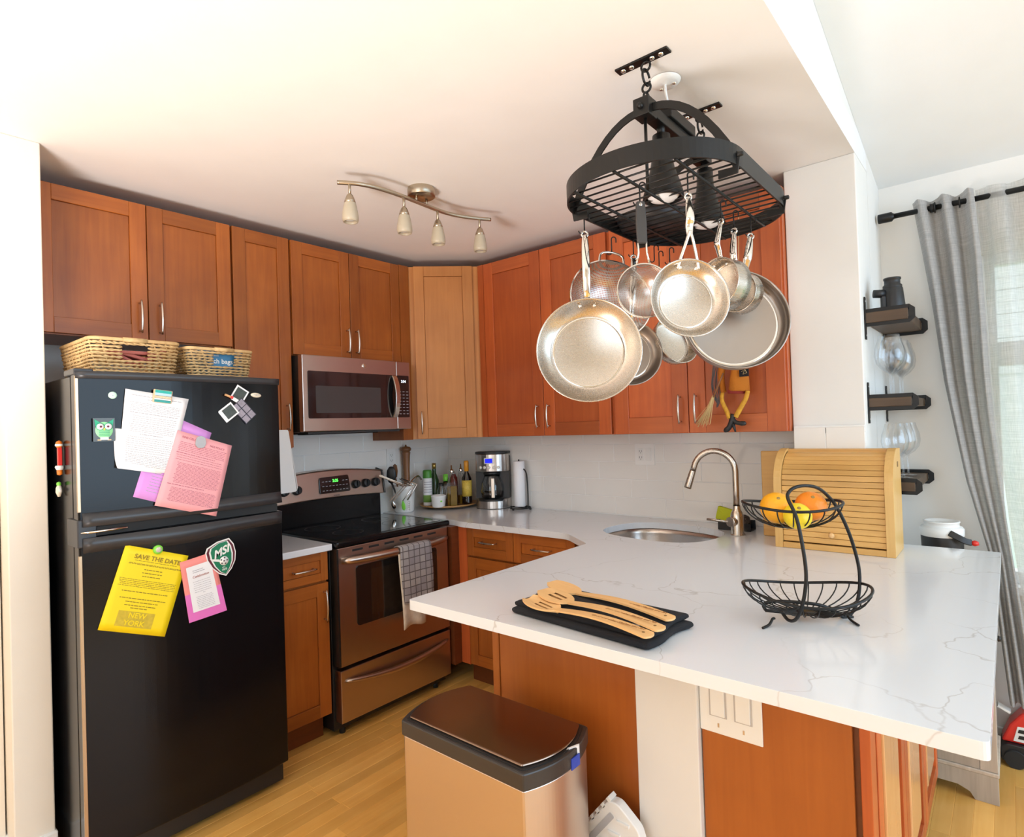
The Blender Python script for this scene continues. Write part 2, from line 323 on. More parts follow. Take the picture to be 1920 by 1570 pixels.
def text(name, body, size, mat, parent, mtx, shear=0, ext=.0004, align='CENTER', bold=0):
    c = bpy.data.curves.new(name, 'FONT'); c.body = body; c.size = size; c.align_x = align; c.align_y = 'CENTER'; c.shear = shear; c.extrude = ext; c.offset = bold; c.resolution_u = 3
    t = bpy.data.objects.new('tmp', c); COL.objects.link(t); dg = bpy.context.evaluated_depsgraph_get(); me = bpy.data.meshes.new_from_object(t.evaluated_get(dg))
    bpy.data.objects.remove(t); off = ORIG.get(parent.name, Vector()); me.transform(Matrix.Translation(-off) @ mtx); me.materials.clear(); me.materials.append(mat); me.name = name
    o = bpy.data.objects.new(name, me); COL.objects.link(o); o.parent = parent; ORIG[o.name] = off
    return o
def frame(o, x, y, z):
    m = Matrix((Vector(x).normalized(), Vector(y).normalized(), Vector(z).normalized())).transposed().to_4x4(); m.translation = Vector(o); return m
def copy_tree(o, parent=None):
    c = o.copy(); COL.objects.link(c); c.parent = parent; ORIG[c.name] = ORIG.get(o.name, Vector())
    for ch in list(o.children): copy_tree(ch, c)
    return c
def arc(c, r, a0, a1, n, X, Y):
    c, X, Y = Vector(c), Vector(X), Vector(Y)
    return [c+X*r*math.cos(a0+(a1-a0)*i/n)+Y*r*math.sin(a0+(a1-a0)*i/n) for i in range(n+1)]
def spline(P, n=8):
    P = [Vector(p) for p in P]; out = []
    for i in range(len(P)-1):
        a, b, c, d = P[max(i-1, 0)], P[i], P[i+1], P[min(i+2, len(P)-1)]
        for j in range(n):
            t = j/n; out.append(.5*((2*b)+(c-a)*t+(2*a-5*b+4*c-d)*t*t+(-a+3*b-3*c+d)*t**3))
    return out+[P[-1]]
HC = 2.475           # kitchen ceiling height
XH = 2.632           # edge of the flat kitchen ceiling, face of the header and pier
PY = -.275           # front face of the pier
# ================================================================== SETTING
fl = struct(MB().box(-.2, 6.4, -6.6, .6, -.06, -.0008).build('floor', oak))
k = 0; x = .30
while x < 3.62 and k < 290:
    y = -3.0+random.random()*.5
    ymax = -.45 if x < 2.75 else .27
    if x > 2.7: y = -1.7+random.random()*.3
    while y < ymax:
        Ln = random.uniform(.45, 1.15); y1 = min(y+Ln, ymax)
        if y1-y > .05 and not (1.72 < x < 2.72 and y > -1.6):
            o = MB().box(x+.0003, x+.0567, y+.0003, y1-.0003, -.012, 0).build('plank', oak, fl, bevel=.0008, seg=1); k += 1
        y = y1
    x += .057
struct(MB().box(-.2, XH-.0003, -6.6, .02, HC, HC+.12).build('ceiling', paint_c))
# wall behind fridge and stove, wall behind the sink, with tiled splashback
wa = struct(MB().box(-.2, 0, -2.6, .3, 0, HC).build('wall_left', paint_w))
wb = struct(MB().box(0, XH-.02, -.02, .28, 0, HC).build('wall_back', paint_w))
pier = struct(MB().box(2.364, XH, PY, -.02, 0, HC).build('wall_pier', paint_w, bevel=.004))
def tiles(parent, f, u0, u1, z0, zt, name='tile', h=.0985, w=.302, start=0):
    r = 0; z = zt
    while z > z0+.01:
        za = max(z-h, z0); u = u0-((r*.1+start) % w)
        while u < u1:
            a, b = max(u, u0), min(u+w, u1)
            if b-a > .012: f(a+.0012, b-.0012, za+.0012, z-.0012).build(name, tile_m, parent, bevel=.0016, seg=2)
            u += w
        z -= h; r += 1
MB().box(0, .0100, -1.7, -.02, .9, 1.42).build('grout_bed', grout, wa)
tiles(wa, lambda a, b, c, d: MB().box(.004, .012, a, b, c, d), -1.66, -.03, .914, 1.405)
MB().box(0, 2.364, -.0320, -.02, .9, 1.40).build('grout_bed', grout, wb)
tiles(wb, lambda a, b, c, d: MB().box(a, b, -.034, -.024, c, d), .012, 2.362, .914, 1.41, start=.07)
MB().box(2.368, XH-.002, PY-.0100, PY, .914, 1.36).build('grout_bed', grout, pier)
tiles(pier, lambda a, b, c, d: MB().box(a, b, PY-.012, PY-.004, c, d), 2.368, XH-.002, .914, 1.385, start=.18)
MB().box(2.368, XH-.002, PY-.013, PY-.002, 1.382, 1.392).build('tile_edge_trim', ceramic, pier, bevel=.003)
# stub wall beside the fridge and the wall running on towards the camera
struct(MB().box(0, .505, -2.535, -2.425, 0, HC).build('wall_stub', paint_l, bevel=.004))
struct(MB().box(-.2, .40, -6.6, -2.54, 0, HC).build('wall_left_room', paint_l))
struct(MB().box(.36, .517, -2.547, -2.42, 0, .095).box(.40, .415, -6.6, -2.55, 0, .095).build('baseboard_left', trim_w, bevel=.004))
# header above the opening, wall with the curtained window, sloped ceiling
slope = lambda y: 2.483-(y-.28)*.24
struct(MB().add([(XH+.0005, .28, HC+.0006), (XH+.12, .28, HC+.0006), (XH+.0005, -6.6, HC+.0006), (XH+.12, -6.6, HC+.0006), (XH+.0005, .28, slope(.28)+.13), (XH+.12, .28, slope(.28)+.13), (XH+.0005, -6.6, slope(-6.6)), (XH+.12, -6.6, slope(-6.6))],
    [(0, 1, 3, 2), (4, 6, 7, 5), (0, 2, 6, 4), (1, 5, 7, 3), (0, 4, 5, 1), (2, 3, 7, 6)]).xf(Matrix.Translation((-.1205, 0, 0))).build('wall_header', paint_w))
struct(MB().add([(XH, .6, slope(.6)), (6.6, .6, slope(.6)), (6.6, -6.6, slope(-6.6)), (XH, -6.6, slope(-6.6)), (XH, .6, slope(.6)+.1), (6.6, .6, slope(.6)+.1), (6.6, -6.6, slope(-6.6)+.1), (XH, -6.6, slope(-6.6)+.1)],
    [(0, 1, 2, 3), (4, 7, 6, 5), (0, 4, 5, 1), (1, 5, 6, 2), (2, 6, 7, 3), (3, 7, 4, 0)]).build('ceiling_sloped', paint_b))
struct(MB().box(XH-.1, XH, -.02, .28, 0, 2.6).build('wall_pier_side', paint_w))
WX0, WX1, WZ0, WZ1 = 2.99, 4.5, .70, 2.10
struct(MB().box(XH-.1, WX0, .28, .44, 0, 2.49).box(WX1, 6.6, .28, .44, 0, 2.49).box(WX0, WX1, .28, .44, 0, WZ0).box(WX0, WX1, .28, .44, WZ1, 2.49).build('wall_window_side', paint_w))
struct(MB().box(XH, 6.4, .265, .28, 0, .09).build('baseboard_window_side', trim_w, bevel=.003))
win = struct(MB().box(WX0, WX0+.05, .30, .37, WZ0, WZ1).box(WX1-.05, WX1, .30, .37, WZ0, WZ1).box(WX0+.05, WX1-.05, .302, .368, WZ0, WZ0+.05).box(WX0+.05, WX1-.05, .302, .368, WZ1-.05, WZ1).box(WX0+.05, WX1-.05, .302, .368, 1.62, 1.72).box(3.7, 3.76, .304, .366, WZ0+.05, 1.62).box(3.7, 3.76, .304, .366, 1.72, WZ1-.05).box(WX0-.03, WX1+.03, .235, .2795, WZ0-.035, WZ0).build('window_1', trim_w, bevel=.003))
for (a, b) in ((WX0+.05, 3.7), (3.76, WX1-.05)):
    for (c, d) in ((WZ0+.05, 1.62), (1.72, WZ1-.05)): MB().box(a, b, .335, .339, c, d).build('pane', pane, win)
struct(MB().box(6.4, 6.6, -6.6, -3.4, 0, 4.2).box(6.4, 6.6, .1, .44, 0, 4.2).box(6.4, 6.6, -3.4, .1, 0, .6).box(6.4, 6.6, -3.4, .1, 3.0, 4.2).build('wall_right', paint_w))
struct(MB().box(.4, 1.8, -6.7, -6.6, 0, 4.2).box(5.4, 6.6, -6.7, -6.6, 0, 4.2).box(1.8, 5.4, -6.7, -6.6, 0, .6).box(1.8, 5.4, -6.7, -6.6, 2.8, 4.2).build('wall_behind_camera', paint_l))
# outside: lawn and neighbouring house seen through the sheer curtain
tag(MB().box(-6, 16, .9, 26, -.6, -.5).build('lawn', grassm), 'green lawn seen low through the window behind the curtain', 'lawn')
hs = thing('neighbour_house', 'pale sided house outside, faint through the sheer curtain', 'house', (5, 6, -.5))
for i in range(22): MB().box(2.2, 9, 6-.006*(i % 2), 6.3, 1.85+i*.14, 1.985+i*.14).build('siding_board', siding, hs)
MB().box(2.2, 9, 6.02, 6.3, -.5, 1.85).build('house_wall', siding, hs)
# ================================================================== CABINETS
def bow_handle(parent, p0, p1, out, name='handle', r=.0045, mat=None):
    """thin bowed bar pull standing off on two posts"""
    p0, p1, out = Vector(p0), Vector(p1), Vector(out); m = MB(); d = p1-p0
    pts = [p0+d*(-.04+1.08*i/10)+out*(.026+.008*math.sin(PI*i/10)) for i in range(11)]
    m.tube(pts, [r*(.75+.55*math.sin(PI*i/10)) for i in range(11)], 8)
    for q in (p0+d*.04, p1-d*.04): m.tube([q, q+out*.028], .004, 6)
    return m.build(name, steel_z, parent)
def shaker(parent, P, U, Wd, N, w, h, mats, handle=None, fw=.062, name='door', th=.02):
    """shaker door: back board carrying stiles, rails, recessed panel (sub-parts). P lower-left corner on the carcass face, U across, Wd up, N out"""
    P, U, Wd, N = Vector(P), Vector(U), Vector(Wd), Vector(N); mv, mh = mats[0], mats[1]; mp = mats[2] if len(mats) > 2 else mv
    g = .0015
    def blk(a, b, c, d, n0, n1): return MB().obox(P+U*(a+b)/2+Wd*(c+d)/2+N*(n0+n1)/2, U, Wd, N, (b-a)/2, (d-c)/2, (n1-n0)/2)
    door = blk(g, w-g, g, h-g, 0, th*.35).build(name, mv, parent)
    for a, b in ((g, fw), (w-fw, w-g)): blk(a, b, g, h-g, th*.35, th).build('stile', mv, door, bevel=.0012, seg=1)
    for c, d in ((g, fw), (h-fw, h-g)): blk(fw+.0003, w-fw-.0003, c, d, th*.35, th-.0003).build('rail', mh, door, bevel=.0012, seg=1)
    blk(fw+.0012, w-fw-.0012, fw+.0012, h-fw-.0012, th*.35, th*.6).build('panel', mp, door)
    if handle:
        a, b, c, d = handle; bow_handle(door, P+U*a+Wd*b+N*th, P+U*c+Wd*d+N*th, N)
    return door
Z = (0, 0, 1); FX = .31; UT = 2.41; UB = 1.372
WV = (wood_v, wood_y)
def cab(name, label, x0, x1, y0, y1, z0, z1, group=None, mat=wood_v, cat='cabinet'):
    t = thing(name, label, cat, (x0, y0, z0), group=group)
    MB().box(x0, x1, y0, y1, z0, z1).build('body', mat, t, bevel=.001, seg=1); return t
# wall A: doors face +x; U runs along +y
t = cab('wall_cabinet', 'wide two-door wooden cabinet above the black refrigerator', .002, FX, -2.42, -1.686, 1.836, UT)
shaker(t, (FX, -2.42, 1.84), (0, 1, 0), Z, (1, 0, 0), .383, .568, WV, (.35, .03, .35, .155))
shaker(t, (FX, -2.036, 1.84), (0, 1, 0), Z, (1, 0, 0), .348, .568, WV, (.042, .03, .042, .155))
t = cab('wall_cabinet', 'tall narrow one-door wooden cabinet between refrigerator and microwave', .013, FX-.004, -1.680, -1.392, UB-.015, UT)
shaker(t, (FX-.004, -1.678, UB-.012), (0, 1, 0), Z, (1, 0, 0), .284, UT-UB+.012, WV, (.25, .09, .25, .215))
t = cab('wall_cabinet', 'two-door wooden cabinet directly above the microwave', .002, FX, -1.388, -.625, 1.825, UT)
shaker(t, (FX, -1.386, 1.828), (0, 1, 0), Z, (1, 0, 0), .343, .58, WV, (.315, .03, .315, .155))
shaker(t, (FX, -1.042, 1.828), (0, 1, 0), Z, (1, 0, 0), .345, .58, WV, (.03, .03, .03, .155))
MB().box(FX, FX+.02, -.696, -.625, 1.37, UT).box(.013, FX, -.68, -.625, 1.37, 1.825).build('filler_stile', wood_v, t)
# diagonal corner cabinet
ax0 = Vector((.318, -.622, 0)); ax1 = Vector((.622, -.318, 0)); U = (ax1-ax0).normalized(); Nn = Vector((U.y, -U.x, 0))
t = thing('corner_cabinet', 'light-catching diagonal corner cabinet with one tall door above the spice tray', 'cabinet', (.013, -.036, UB))
MB().prism([(.013, -.036), (.013, -.622), (.318, -.622), (.622, -.318), (.622, -.036)], lambda a, b: (a, b, UB), (0, 0, UT-UB)).build('body', wood_lit, t)
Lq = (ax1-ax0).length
shaker(t, ax0+U*.035+Nn*.001+Vector((0, 0, UB)), U, Z, Nn, Lq-.075, UT-UB, (wood_lit, wood_lit), (.03, .035, .03, .16))
# wall B: doors face -y
t = cab('wall_cabinet', 'red-brown two-door wall cabinet behind the hanging pans, left of the faucet', .625, 1.526, -.31, -.036, UB, UT, mat=wood_rv)
WR = (wood_rv, wood_rx)
MB().box(.625, .667, -.33, -.31, UB, UT).build('filler_stile', wood_rv, t)
shaker(t, (.668, -.31, UB), (1, 0, 0), Z, (0, -1, 0), .423, UT-UB, WR, (.388, .05, .388, .17), fw=.072)
shaker(t, (1.092, -.31, UB), (1, 0, 0), Z, (0, -1, 0), .425, UT-UB, WR, (.04, .05, .04, .17), fw=.072)
t = cab('wall_cabinet', 'red-brown two-door wall cabinet above the faucet, beside the pale pier', 1.534, 2.362, -.31, -.036, UB, UT, mat=wood_rv)
shaker(t, (1.536, -.31, UB), (1, 0, 0), Z, (0, -1, 0), .392, UT-UB, WR, (.355, .05, .355, .175), fw=.08)
shaker(t, (1.929, -.31, UB), (1, 0, 0), Z, (0, -1, 0), .428, UT-UB, WR, (.04, .05, .04, .175), fw=.08)
# base cabinets
t = cab('base_cabinet', 'narrow wooden base cabinet between refrigerator and stove', .014, .59, -1.688, -1.402, .12, .882)
MB().box(.03, .53, -1.686, -1.403, 0, .12).build('toe_kick', wood_dark, t)
shaker(t, (.59, -1.686, .745), (0, 1, 0), Z, (1, 0, 0), .283, .135, WV, (.10, .067, .205, .067), fw=.038, name='drawer')
shaker(t, (.59, -1.686, .125), (0, 1, 0), Z, (1, 0, 0), .283, .612, WV, (.255, .44, .255, .575), fw=.06)
t = cab('base_cabinet', 'wooden base cabinet run with drawers under the counter right of the stove', .70, 1.46, -.59, -.04, .12, .882)
MB().box(.68, 1.44, -.53, -.1, 0, .12).build('toe_kick', wood_dark, t)
MB().box(.672, .735, -.608, -.59, .12, .882).build('filler_stile', wood_rv, t)
MB().box(.60, .672, -.664, -.609, .12, .882).build('filler_return', wood_dark, t)  # dark wood stands in for the shade beside the stove
WB = (wood_v, wood_x)
for a, w_ in ((.737, .335), (1.073, .385)):
    shaker(t, (a, -.59, .725), (1, 0, 0), Z, (0, -1, 0), w_, .155, WB, (w_/2-.055, .085, w_/2+.055, .085), fw=.05, name='drawer')
    shaker(t, (a, -.59, .125), (1, 0, 0), Z, (0, -1, 0), w_, .592, WB, (w_-.035, .44, w_-.035, .56), fw=.06)
t = thing('base_cabinet', 'wooden sink base cabinet set diagonally in the inner corner of the peninsula', 'cabinet', (1.47, -.7, 0))
MB().prism([(1.462, -.04), (1.462, -.585), (1.66, -.77), (2.3, -.77), (2.3, -.04)], lambda a, b: (a, b, .12), (0, 0, .5)).build('body', wood_v, t)
MB().prism([(1.462, -.585), (1.66, -.77), (1.67, -.76), (1.472, -.575)], lambda a, b: (a, b, .62), (0, 0, .262)).build('front_board', wood_v, t)
# peninsula cabinet block: side towards the room and doors on the window side
t = thing('peninsula_cabinet', 'long wooden peninsula cabinet under the white overhanging countertop', 'cabinet', (1.78, -1.545, 0))
MB().box(1.80, 2.78, -1.54, -.78, .0, .882).build('body', wood_v, t)
MB().box(1.80, 2.285, -1.552, -1.54, 0, .882).build('end_panel', panel_wood, t, bevel=.001)
MB().box(1.772, 1.7985, -1.556, -1.50, 0, .882).build('corner_stile', wood_v, t, bevel=.001)
MB().box(2.46, 2.789, -1.552, -1.54, 0, .882).build('end_panel', panel_wood, t, bevel=.001)
tag(MB().box(2.288, 2.457, -1.570, -1.541, 0, .8825).build('support_post', plain('post_paint', (.80, .77, .73), .6), bevel=.003), 'cream painted post between the two wooden panels under the countertop', 'post')
t2 = thing('window_side_cabinet', 'wooden cabinet doors at the end of the peninsula facing the window', 'cabinet', (2.80, -1.545, 0))
MB().box(2.782, 2.80, -1.535, -.30, .1, .882).build('body', wood_dark, t2)
pale = woodmat('glossy_wood_daylight_sheen', (.62, .3, .12), (.75, .42, .2), 'z', rough=.25, coat=.6, obvar=.08)  # paleness paints in the daylight reflected by the glossy panels
MB().box(2.801, 2.822, -1.545, -1.49, .02, .882).build('corner_stile', wood_rv, t2, bevel=.002)
for i in range(3):
    d = shaker(t2, (2.80, -1.486+.39*i, .11), (0, 1, 0), Z, (1, 0, 0), .385, .765, (wood_rv, wood_rx, pale), None, fw=.05, th=.024)
    MB().obox((2.817, -1.486+.39*i+.1925, .4925), (0, 1, 0), Z, (1, 0, 0), .10, .29, .006).build('raised_panel', pale, d, bevel=.004)
# switch plate under the slab
t = thing('light_switch', 'white double rocker switch plate on the orange peninsula panel', 'switch', (2.53, -1.553, .68))
MB().box(2.458, 2.607, -1.557, -1.552, .672, .86).build('plate', whitep, t, bevel=.002)
for a in (2.487, 2.547):
    MB().box(a-.004, a+.038, -1.5585, -1.556, .713, .815).build('rocker_surround', plain('shadow_gap%g' % a, (.55, .52, .5), .5), t)
    MB().box(a, a+.034, -1.562, -1.557, .716, .812).build('rocker', whitep, t, bevel=.0015)
    MB().box(a+.015, a+.019, -1.5575, -1.556, .688, .698).build('screw', steel_x, t)
# ================================================================== COUNTERTOPS
def slab(name, outer, hole, z0, z1, mat, parent=None, bevel=.004):
    bm = bmesh.new()
    def loop(P, z): vs = [bm.verts.new((a, b, z)) for a, b in P]; return vs, [bm.edges.new((vs[i], vs[(i+1) % len(vs)])) for i in range(len(vs))]
    for z in (z0, z1):
        es = []; L = []
        for P in ([outer]+([hole] if hole else [])): v, e = loop(P, z); es += e; L.append(v)
        bmesh.ops.triangle_fill(bm, edges=es, use_beauty=True)
        if z == z0: A = L
    for va, vb in zip(A, L):
        n = len(va)
        for i in range(n): bm.faces.new((va[i], va[(i+1) % n], vb[(i+1) % n], vb[i]))
    bmesh.ops.recalc_face_normals(bm, faces=bm.faces); me = bpy.data.meshes.new(name); bm.to_mesh(me); bm.free(); me.materials.append(mat)
    o = bpy.data.objects.new(name, me); COL.objects.link(o)
    if parent: o.parent = parent
    md = o.modifiers.new('bevel', 'BEVEL'); md.width = bevel; md.segments = 3; md.limit_method = 'ANGLE'; md.angle_limit = math.radians(60)
    return o
def rounded(poly, r):
    """round the corners listed with a radius > 0"""
    out = []; n = len(poly)
    for i in range(n):
        a, b, c = Vector(poly[i-1]), Vector(poly[i]), Vector(poly[(i+1) % n]); rr = r[i] if isinstance(r, (list, tuple)) else r
        if rr <= 0: out.append((b.x, b.y)); continue
        p, q = b+(a-b).normalized()*rr, b+(c-b).normalized()*rr
        for k in range(6): s = k/5; w = p*(1-s)**2+b*2*s*(1-s)+q*s*s; out.append((w.x, w.y))
    return out
def sinkpath(cx, cy, a, b, n=40, rot=-.15):
    P = []
    for i in range(n):
        t_ = 2*PI*i/n; c, s = math.cos(t_), math.sin(t_); e = .75
        X, Y = a*math.copysign(abs(c)**e, c), b*math.copysign(abs(s)**e, s); P.append((cx+X*math.cos(rot)-Y*math.sin(rot), cy+X*math.sin(rot)+Y*math.cos(rot)))
    return P
SK = sinkpath(1.80, -.385, .275, .215)
outer = [(.013, -.036), (.013, -.62), (.655, -.62), (.72, -.642), (1.44, -.642), (1.65, -.80), (1.645, -1.79), (3.027, -1.79), (3.027, -.178), (2.636, -.178), (2.636, PY-.006), (2.362, PY-.006), (2.362, -.036)]
ct = slab('countertop', rounded(outer, [0, 0, 0, .03, .04, .02, .012, .014, .014, 0, 0, 0, 0]), SK, .884, .914, quartz)
tag(ct, 'white veined quartz countertop with sink, running out as a wide peninsula', 'countertop')
ct2 = slab('countertop', [(.013, -1.69), (.013, -1.398), (.642, -1.398), (.642, -1.69)], None, .884, .914, quartz); tag(ct2, 'short piece of white quartz counter between refrigerator and stove', 'countertop')
# sink bowl under the cut-out
t = thing('sink', 'stainless steel bowl sink set under the countertop cut-out', 'sink', (1.8, -.385, .70))
m = MB(); n = len(SK)
def ring(s, z): return [(1.80+(a-1.80)*s, -.385+(b+.385)*s, z) for a, b in SK]
R_ = [ring(1.05, .8835), ring(1.01, .8835), ring(1.0, .86), ring(.96, .75), ring(.86, .715), ring(.15, .705)]
vs = [q for r in R_ for q in r]; m.add(vs, [(i*n+j, i*n+(j+1) % n, (i+1)*n+(j+1) % n, (i+1)*n+j) for i in range(len(R_)-1) for j in range(n)], 0, True); m.build('bowl', steel_x, t, solid=.002)
MB().cyl((1.80, -.385, .70), (1.80, -.385, .709), .045).build('drain', steel_pol, t)
# faucet
t = thing('faucet', 'brushed nickel gooseneck kitchen faucet with side lever behind the sink', 'faucet', (2.122, -.30, .914))
FB = Vector((2.122, -.30, .914)); D = Vector((-.97, -.2, 0)).normalized()
m = MB().cyl(FB, FB+Vector((0, 0, .006)), .031).lathe([(.028, .006), (.028, .085), (.024, .10), (.0165, .115), (.0155, .13)], 28, FB); m.build('base', nickel, t)
pts = [FB+Vector((0, 0, .12)), FB+Vector((0, 0, .20)), FB+Vector((0, 0, .275))]
cc = FB+D*.09+Vector((0, 0, .285)); pts += [cc-D*.09*math.cos(a)+Vector((0, 0, .09*math.sin(a))) for a in [PI*i/14*.93 for i in range(15)]]
end = pts[-1]; dr = (pts[-1]-pts[-2]).normalized(); pts.append(end+dr*.02); MB().tube(pts, .0135, 16).build('spout', nickel, t)
m = MB(); m.lathe([(.0138, 0), (.015, .015), (.0165, .075), (.0165, .085), (.012, .085)], 20, end+dr*.02, dr); m.build('spray_head', nickel, t)
hv = Vector((-.35, -.94, 0)).normalized(); hb = FB+Vector((0, 0, .062))
lv = MB().cyl(hb+hv*.02, hb+hv*.048, .0215).build('lever_hub', nickel, t)
MB().tube([hb+hv*.036+D*.015, hb+hv*.037+D*.06+Vector((0, 0, .004)), hb+hv*.037+D*.105+Vector((0, 0, .007))], .0052, 10).build('lever', nickel, t)
# ================================================================== REFRIGERATOR
FY0, FY1 = -2.405, -1.712; FM = (FY0+FY1)/2; FH = (FY1-FY0)/2
fx = lambda y: .772+.022*(1-((y-FM)/FH)**2)
fr = thing('refrigerator', 'black top-freezer refrigerator covered with papers and magnets', 'refrigerator', (.05, FM, 0))
MB().box(.03, .70, FY0+.004, FY1-.004, .03, 1.645).build('body', blackg, fr, bevel=.004)
MB().box(.70, .712, FY0+.012, FY1-.012, .08, 1.64).build('gasket', rubber, fr)
def fdoor(name, z0, z1, lipbot=False, liptop=False):
    m = MB(); n = 20; P = [(FY0+(FY1-FY0)*i/n) for i in range(n+1)]
    poly = [(.712, FY0+.002)]+[(fx(y), y) for y in P]+[(.712, FY1-.002)]
    m.prism(poly, lambda a, b: (a, b, z0), (0, 0, z1-z0)); return m.build(name, blackg, fr, bevel=.006, seg=3)
d1 = fdoor('freezer_door', 1.150, 1.658); d2 = fdoor('fridge_door', .10, 1.118)
P20 = [(FY0+(FY1-FY0)*i/24) for i in range(25)]
def strip(name, za, zb, xa, xb, mat, par, y0=FY0, y1=FY1, zf=None):
    m = MB(); vs = []
    for i in range(25):
        y = y0+(y1-y0)*i/24; dz = zf((i/24)) if zf else 0
        vs += [(fx(y)+xa, y, za), (fx(y)+xb, y, zb+dz)]
    m.add(vs, [(2*i, 2*i+2, 2*i+3, 2*i+1) for i in range(24)], 0, True); return m.build(name, mat, par, solid=.004)
cap = plain('dark_grey_trim', (.035, .036, .04), .35)
strip('grip_band', 1.152, 1.196, .010, .001, cap, d1, FY0+.01, FY1-.005)
strip('grip_band', 1.116, 1.068, .007, .0015, cap, d2, FY0+.01, FY1-.005, lambda s: -.016*math.sin(PI*min(1, max(0, (s-.18)/.5))) if .18 < s < .68 else 0)
strip('top_trim', 1.632, 1.657, .001, .004, cap, d1)
MB().box(.715, .772, FY0+.02, FY1-.02, 1.119, 1.149).build('door_gap_handle', rubber, fr)
MB().tube([(.775, FY0+.006, 1.134), (.786, FY0+.03, 1.134), (.80, FY0+.13, 1.137)], .004, 6).build('trim_wire', steel_pol, fr)
champ = steelmat('champagne_edge_trim', (.55, .42, .28), .3, 'z')
MB().box(.766, .7745, FY0-.0015, FY0+.008, 1.20, 1.64).build('edge_trim', champ, d1, bevel=.001)
MB().box(.766, .7745, FY0-.0015, FY0+.008, .12, 1.06).build('edge_trim', champ, d2, bevel=.001)
for z0 in (1.645, 1.13):
    MB().box(.66, .775, FY0-.004, FY0+.05, z0-(.045 if z0 < 1.2 else 0), z0+(.02 if z0 > 1.2 else .045)).build('hinge_cover', cap, fr, bevel=.004)
MB().box(.06, .745, FY0+.01, FY1-.01, .02, .09).build('kick_grille', blackp, fr, bevel=.003)
for a in (FY0+.05, FY1-.05): MB().cyl((.66, a, 0), (.66, a, .03), .015).build('foot', rubber, fr)
# papers and magnets. Printed text = thin dashes lying on the sheet
def sheet(name, label, cat, corners, mat, off=.003, grp=None, curl=0):
    """corners: 4 measured points tl,tr,br,bl on the door face"""
    Q = [at(u, v, x=.792) for u, v in corners]
    def fn(s, t_):
        a = Q[0].lerp(Q[1], s); b = Q[3].lerp(Q[2], s); p = a.lerp(b, t_)
        c = curl*max(0, t_-.7)**2*8*.03*(1-s)
        return Vector((fx(p.y)+off+c, p.y, p.z))
    th = thing(name, label, cat, fn(.5, 1))
    MB().grid(fn, 10, 10).build('sheet', mat, th, solid=.0006); return th, fn
def prints(th, fn, rows, mat, h=.010, nm='print_lines'):
    """rows: (t, s0, s1) lines of small dashes"""
    m = MB()
    for r in rows:
        t_, s0, s1 = r[:3]; hh = r[3] if len(r) > 3 else h; s = s0
        while s < s1-.005:
            e = min(s+random.uniform(.02, .07), s1); q = [fn(s, t_-hh/2), fn(e, t_-hh/2), fn(e, t_+hh/2), fn(s, t_+hh/2)]
            m.quad(*[Vector((p.x+.0009, p.y, p.z)) for p in q]); s = e+random.uniform(.006, .012)
    return m.build(nm, mat, th)
def rowset(t0, t1, n, s0, s1, jit=.03, h=.006): return [(t0+(t1-t0)*i/(n-1), s0+random.random()*jit, s1-random.random()*jit, h) for i in range(n)]
def onsheet(fn, s, t_, w=0, tilt=0):
    c = fn(s, t_); ux = (fn(min(s+.02, 1), t_)-fn(s-.02, t_)).normalized(); uy = (fn(s, t_-.02)-fn(s, min(t_+.02, 1))).normalized(); n_ = ux.cross(uy).normalized(); uy = n_.cross(ux)
    return frame(c+n_*.0012, ux, uy, n_)
lil, fn = sheet('flyer', 'lilac flyer half hidden under the white and pink sheets', 'paper', [(300, 770), (396, 812), (348, 955), (250, 932)], lilacp, .0015)
prints(lil, fn, rowset(.45, .9, 14, .18, .6), greyink)
wl, fnl = sheet('letter', 'lower white letter with lifted left edge behind the white printed page', 'paper', [(213, 803), (330, 812), (302, 889), (217, 878)], paper, .004, curl=1)
wt, fnw = sheet('letter', 'tall white printed letter clipped under a picture magnet on the freezer door', 'paper', [(235, 729), (352, 749), (318, 889), (222, 876)], paper, .0065)
prints(wt, fnw, [(.06, .1, .9, .008), (.10, .35, .7, .008)]+rowset(.15, .25, 6, .08, .92)+[(.28, .1, .9, .009)]+rowset(.32, .40, 4, .15, .9)+rowset(.43, .52, 5, .1, .9)+[(.55, .3, .7, .009)]+rowset(.59, .78, 8, .08, .92)+rowset(.81, .95, 8, .08, .92), greyink)
pk, fnp = sheet('notice', 'pink printed notice on the freezer door, bottom corner curling', 'paper', [(331, 807), (433, 836), (403, 968), (288, 948)], pinkp, .0095)
text('print_text', 'NHS CELL', .011, pinkink, pk, onsheet(fnp, .22, .065)); text('print_text', 'NCE POLICY', .010, pinkink, pk, onsheet(fnp, .74, .09))
prints(pk, fnp, rowset(.13, .24, 6, .08, .93)+[(.27, .08, .75, .009)]+rowset(.30, .36, 3, .08, .92)+rowset(.40, .66, 16, .14, .93)+[(.69, .08, .7, .009)]+rowset(.73, .9, 11, .14, .92), pinkink)
yl, fny = sheet('flyer', 'yellow save-the-date flyer under a round magnet on the lower door', 'paper', [(236, 1022), (352, 1042), (308, 1194), (185, 1183)], yellowp, .004)
text('print_text', 'SAVE THE DATE', .021, yellowink, yl, onsheet(fny, .54, .11), bold=.0004)
prints(yl, fny, [(.155, .2, .86, .006)], yellowink, nm='underline')
prints(yl, fny, rowset(.19, .2, 2, .1, .98)+[(.25, .38, .66), (.29, .36, .68), (.33, .38, .66)]+rowset(.38, .46, 5, .06, .94)+[(.52, .15, .85), (.60, .15, .85), (.64, .25, .75), (.68, .25, .72), (.71, .35, .6)], yellowink)
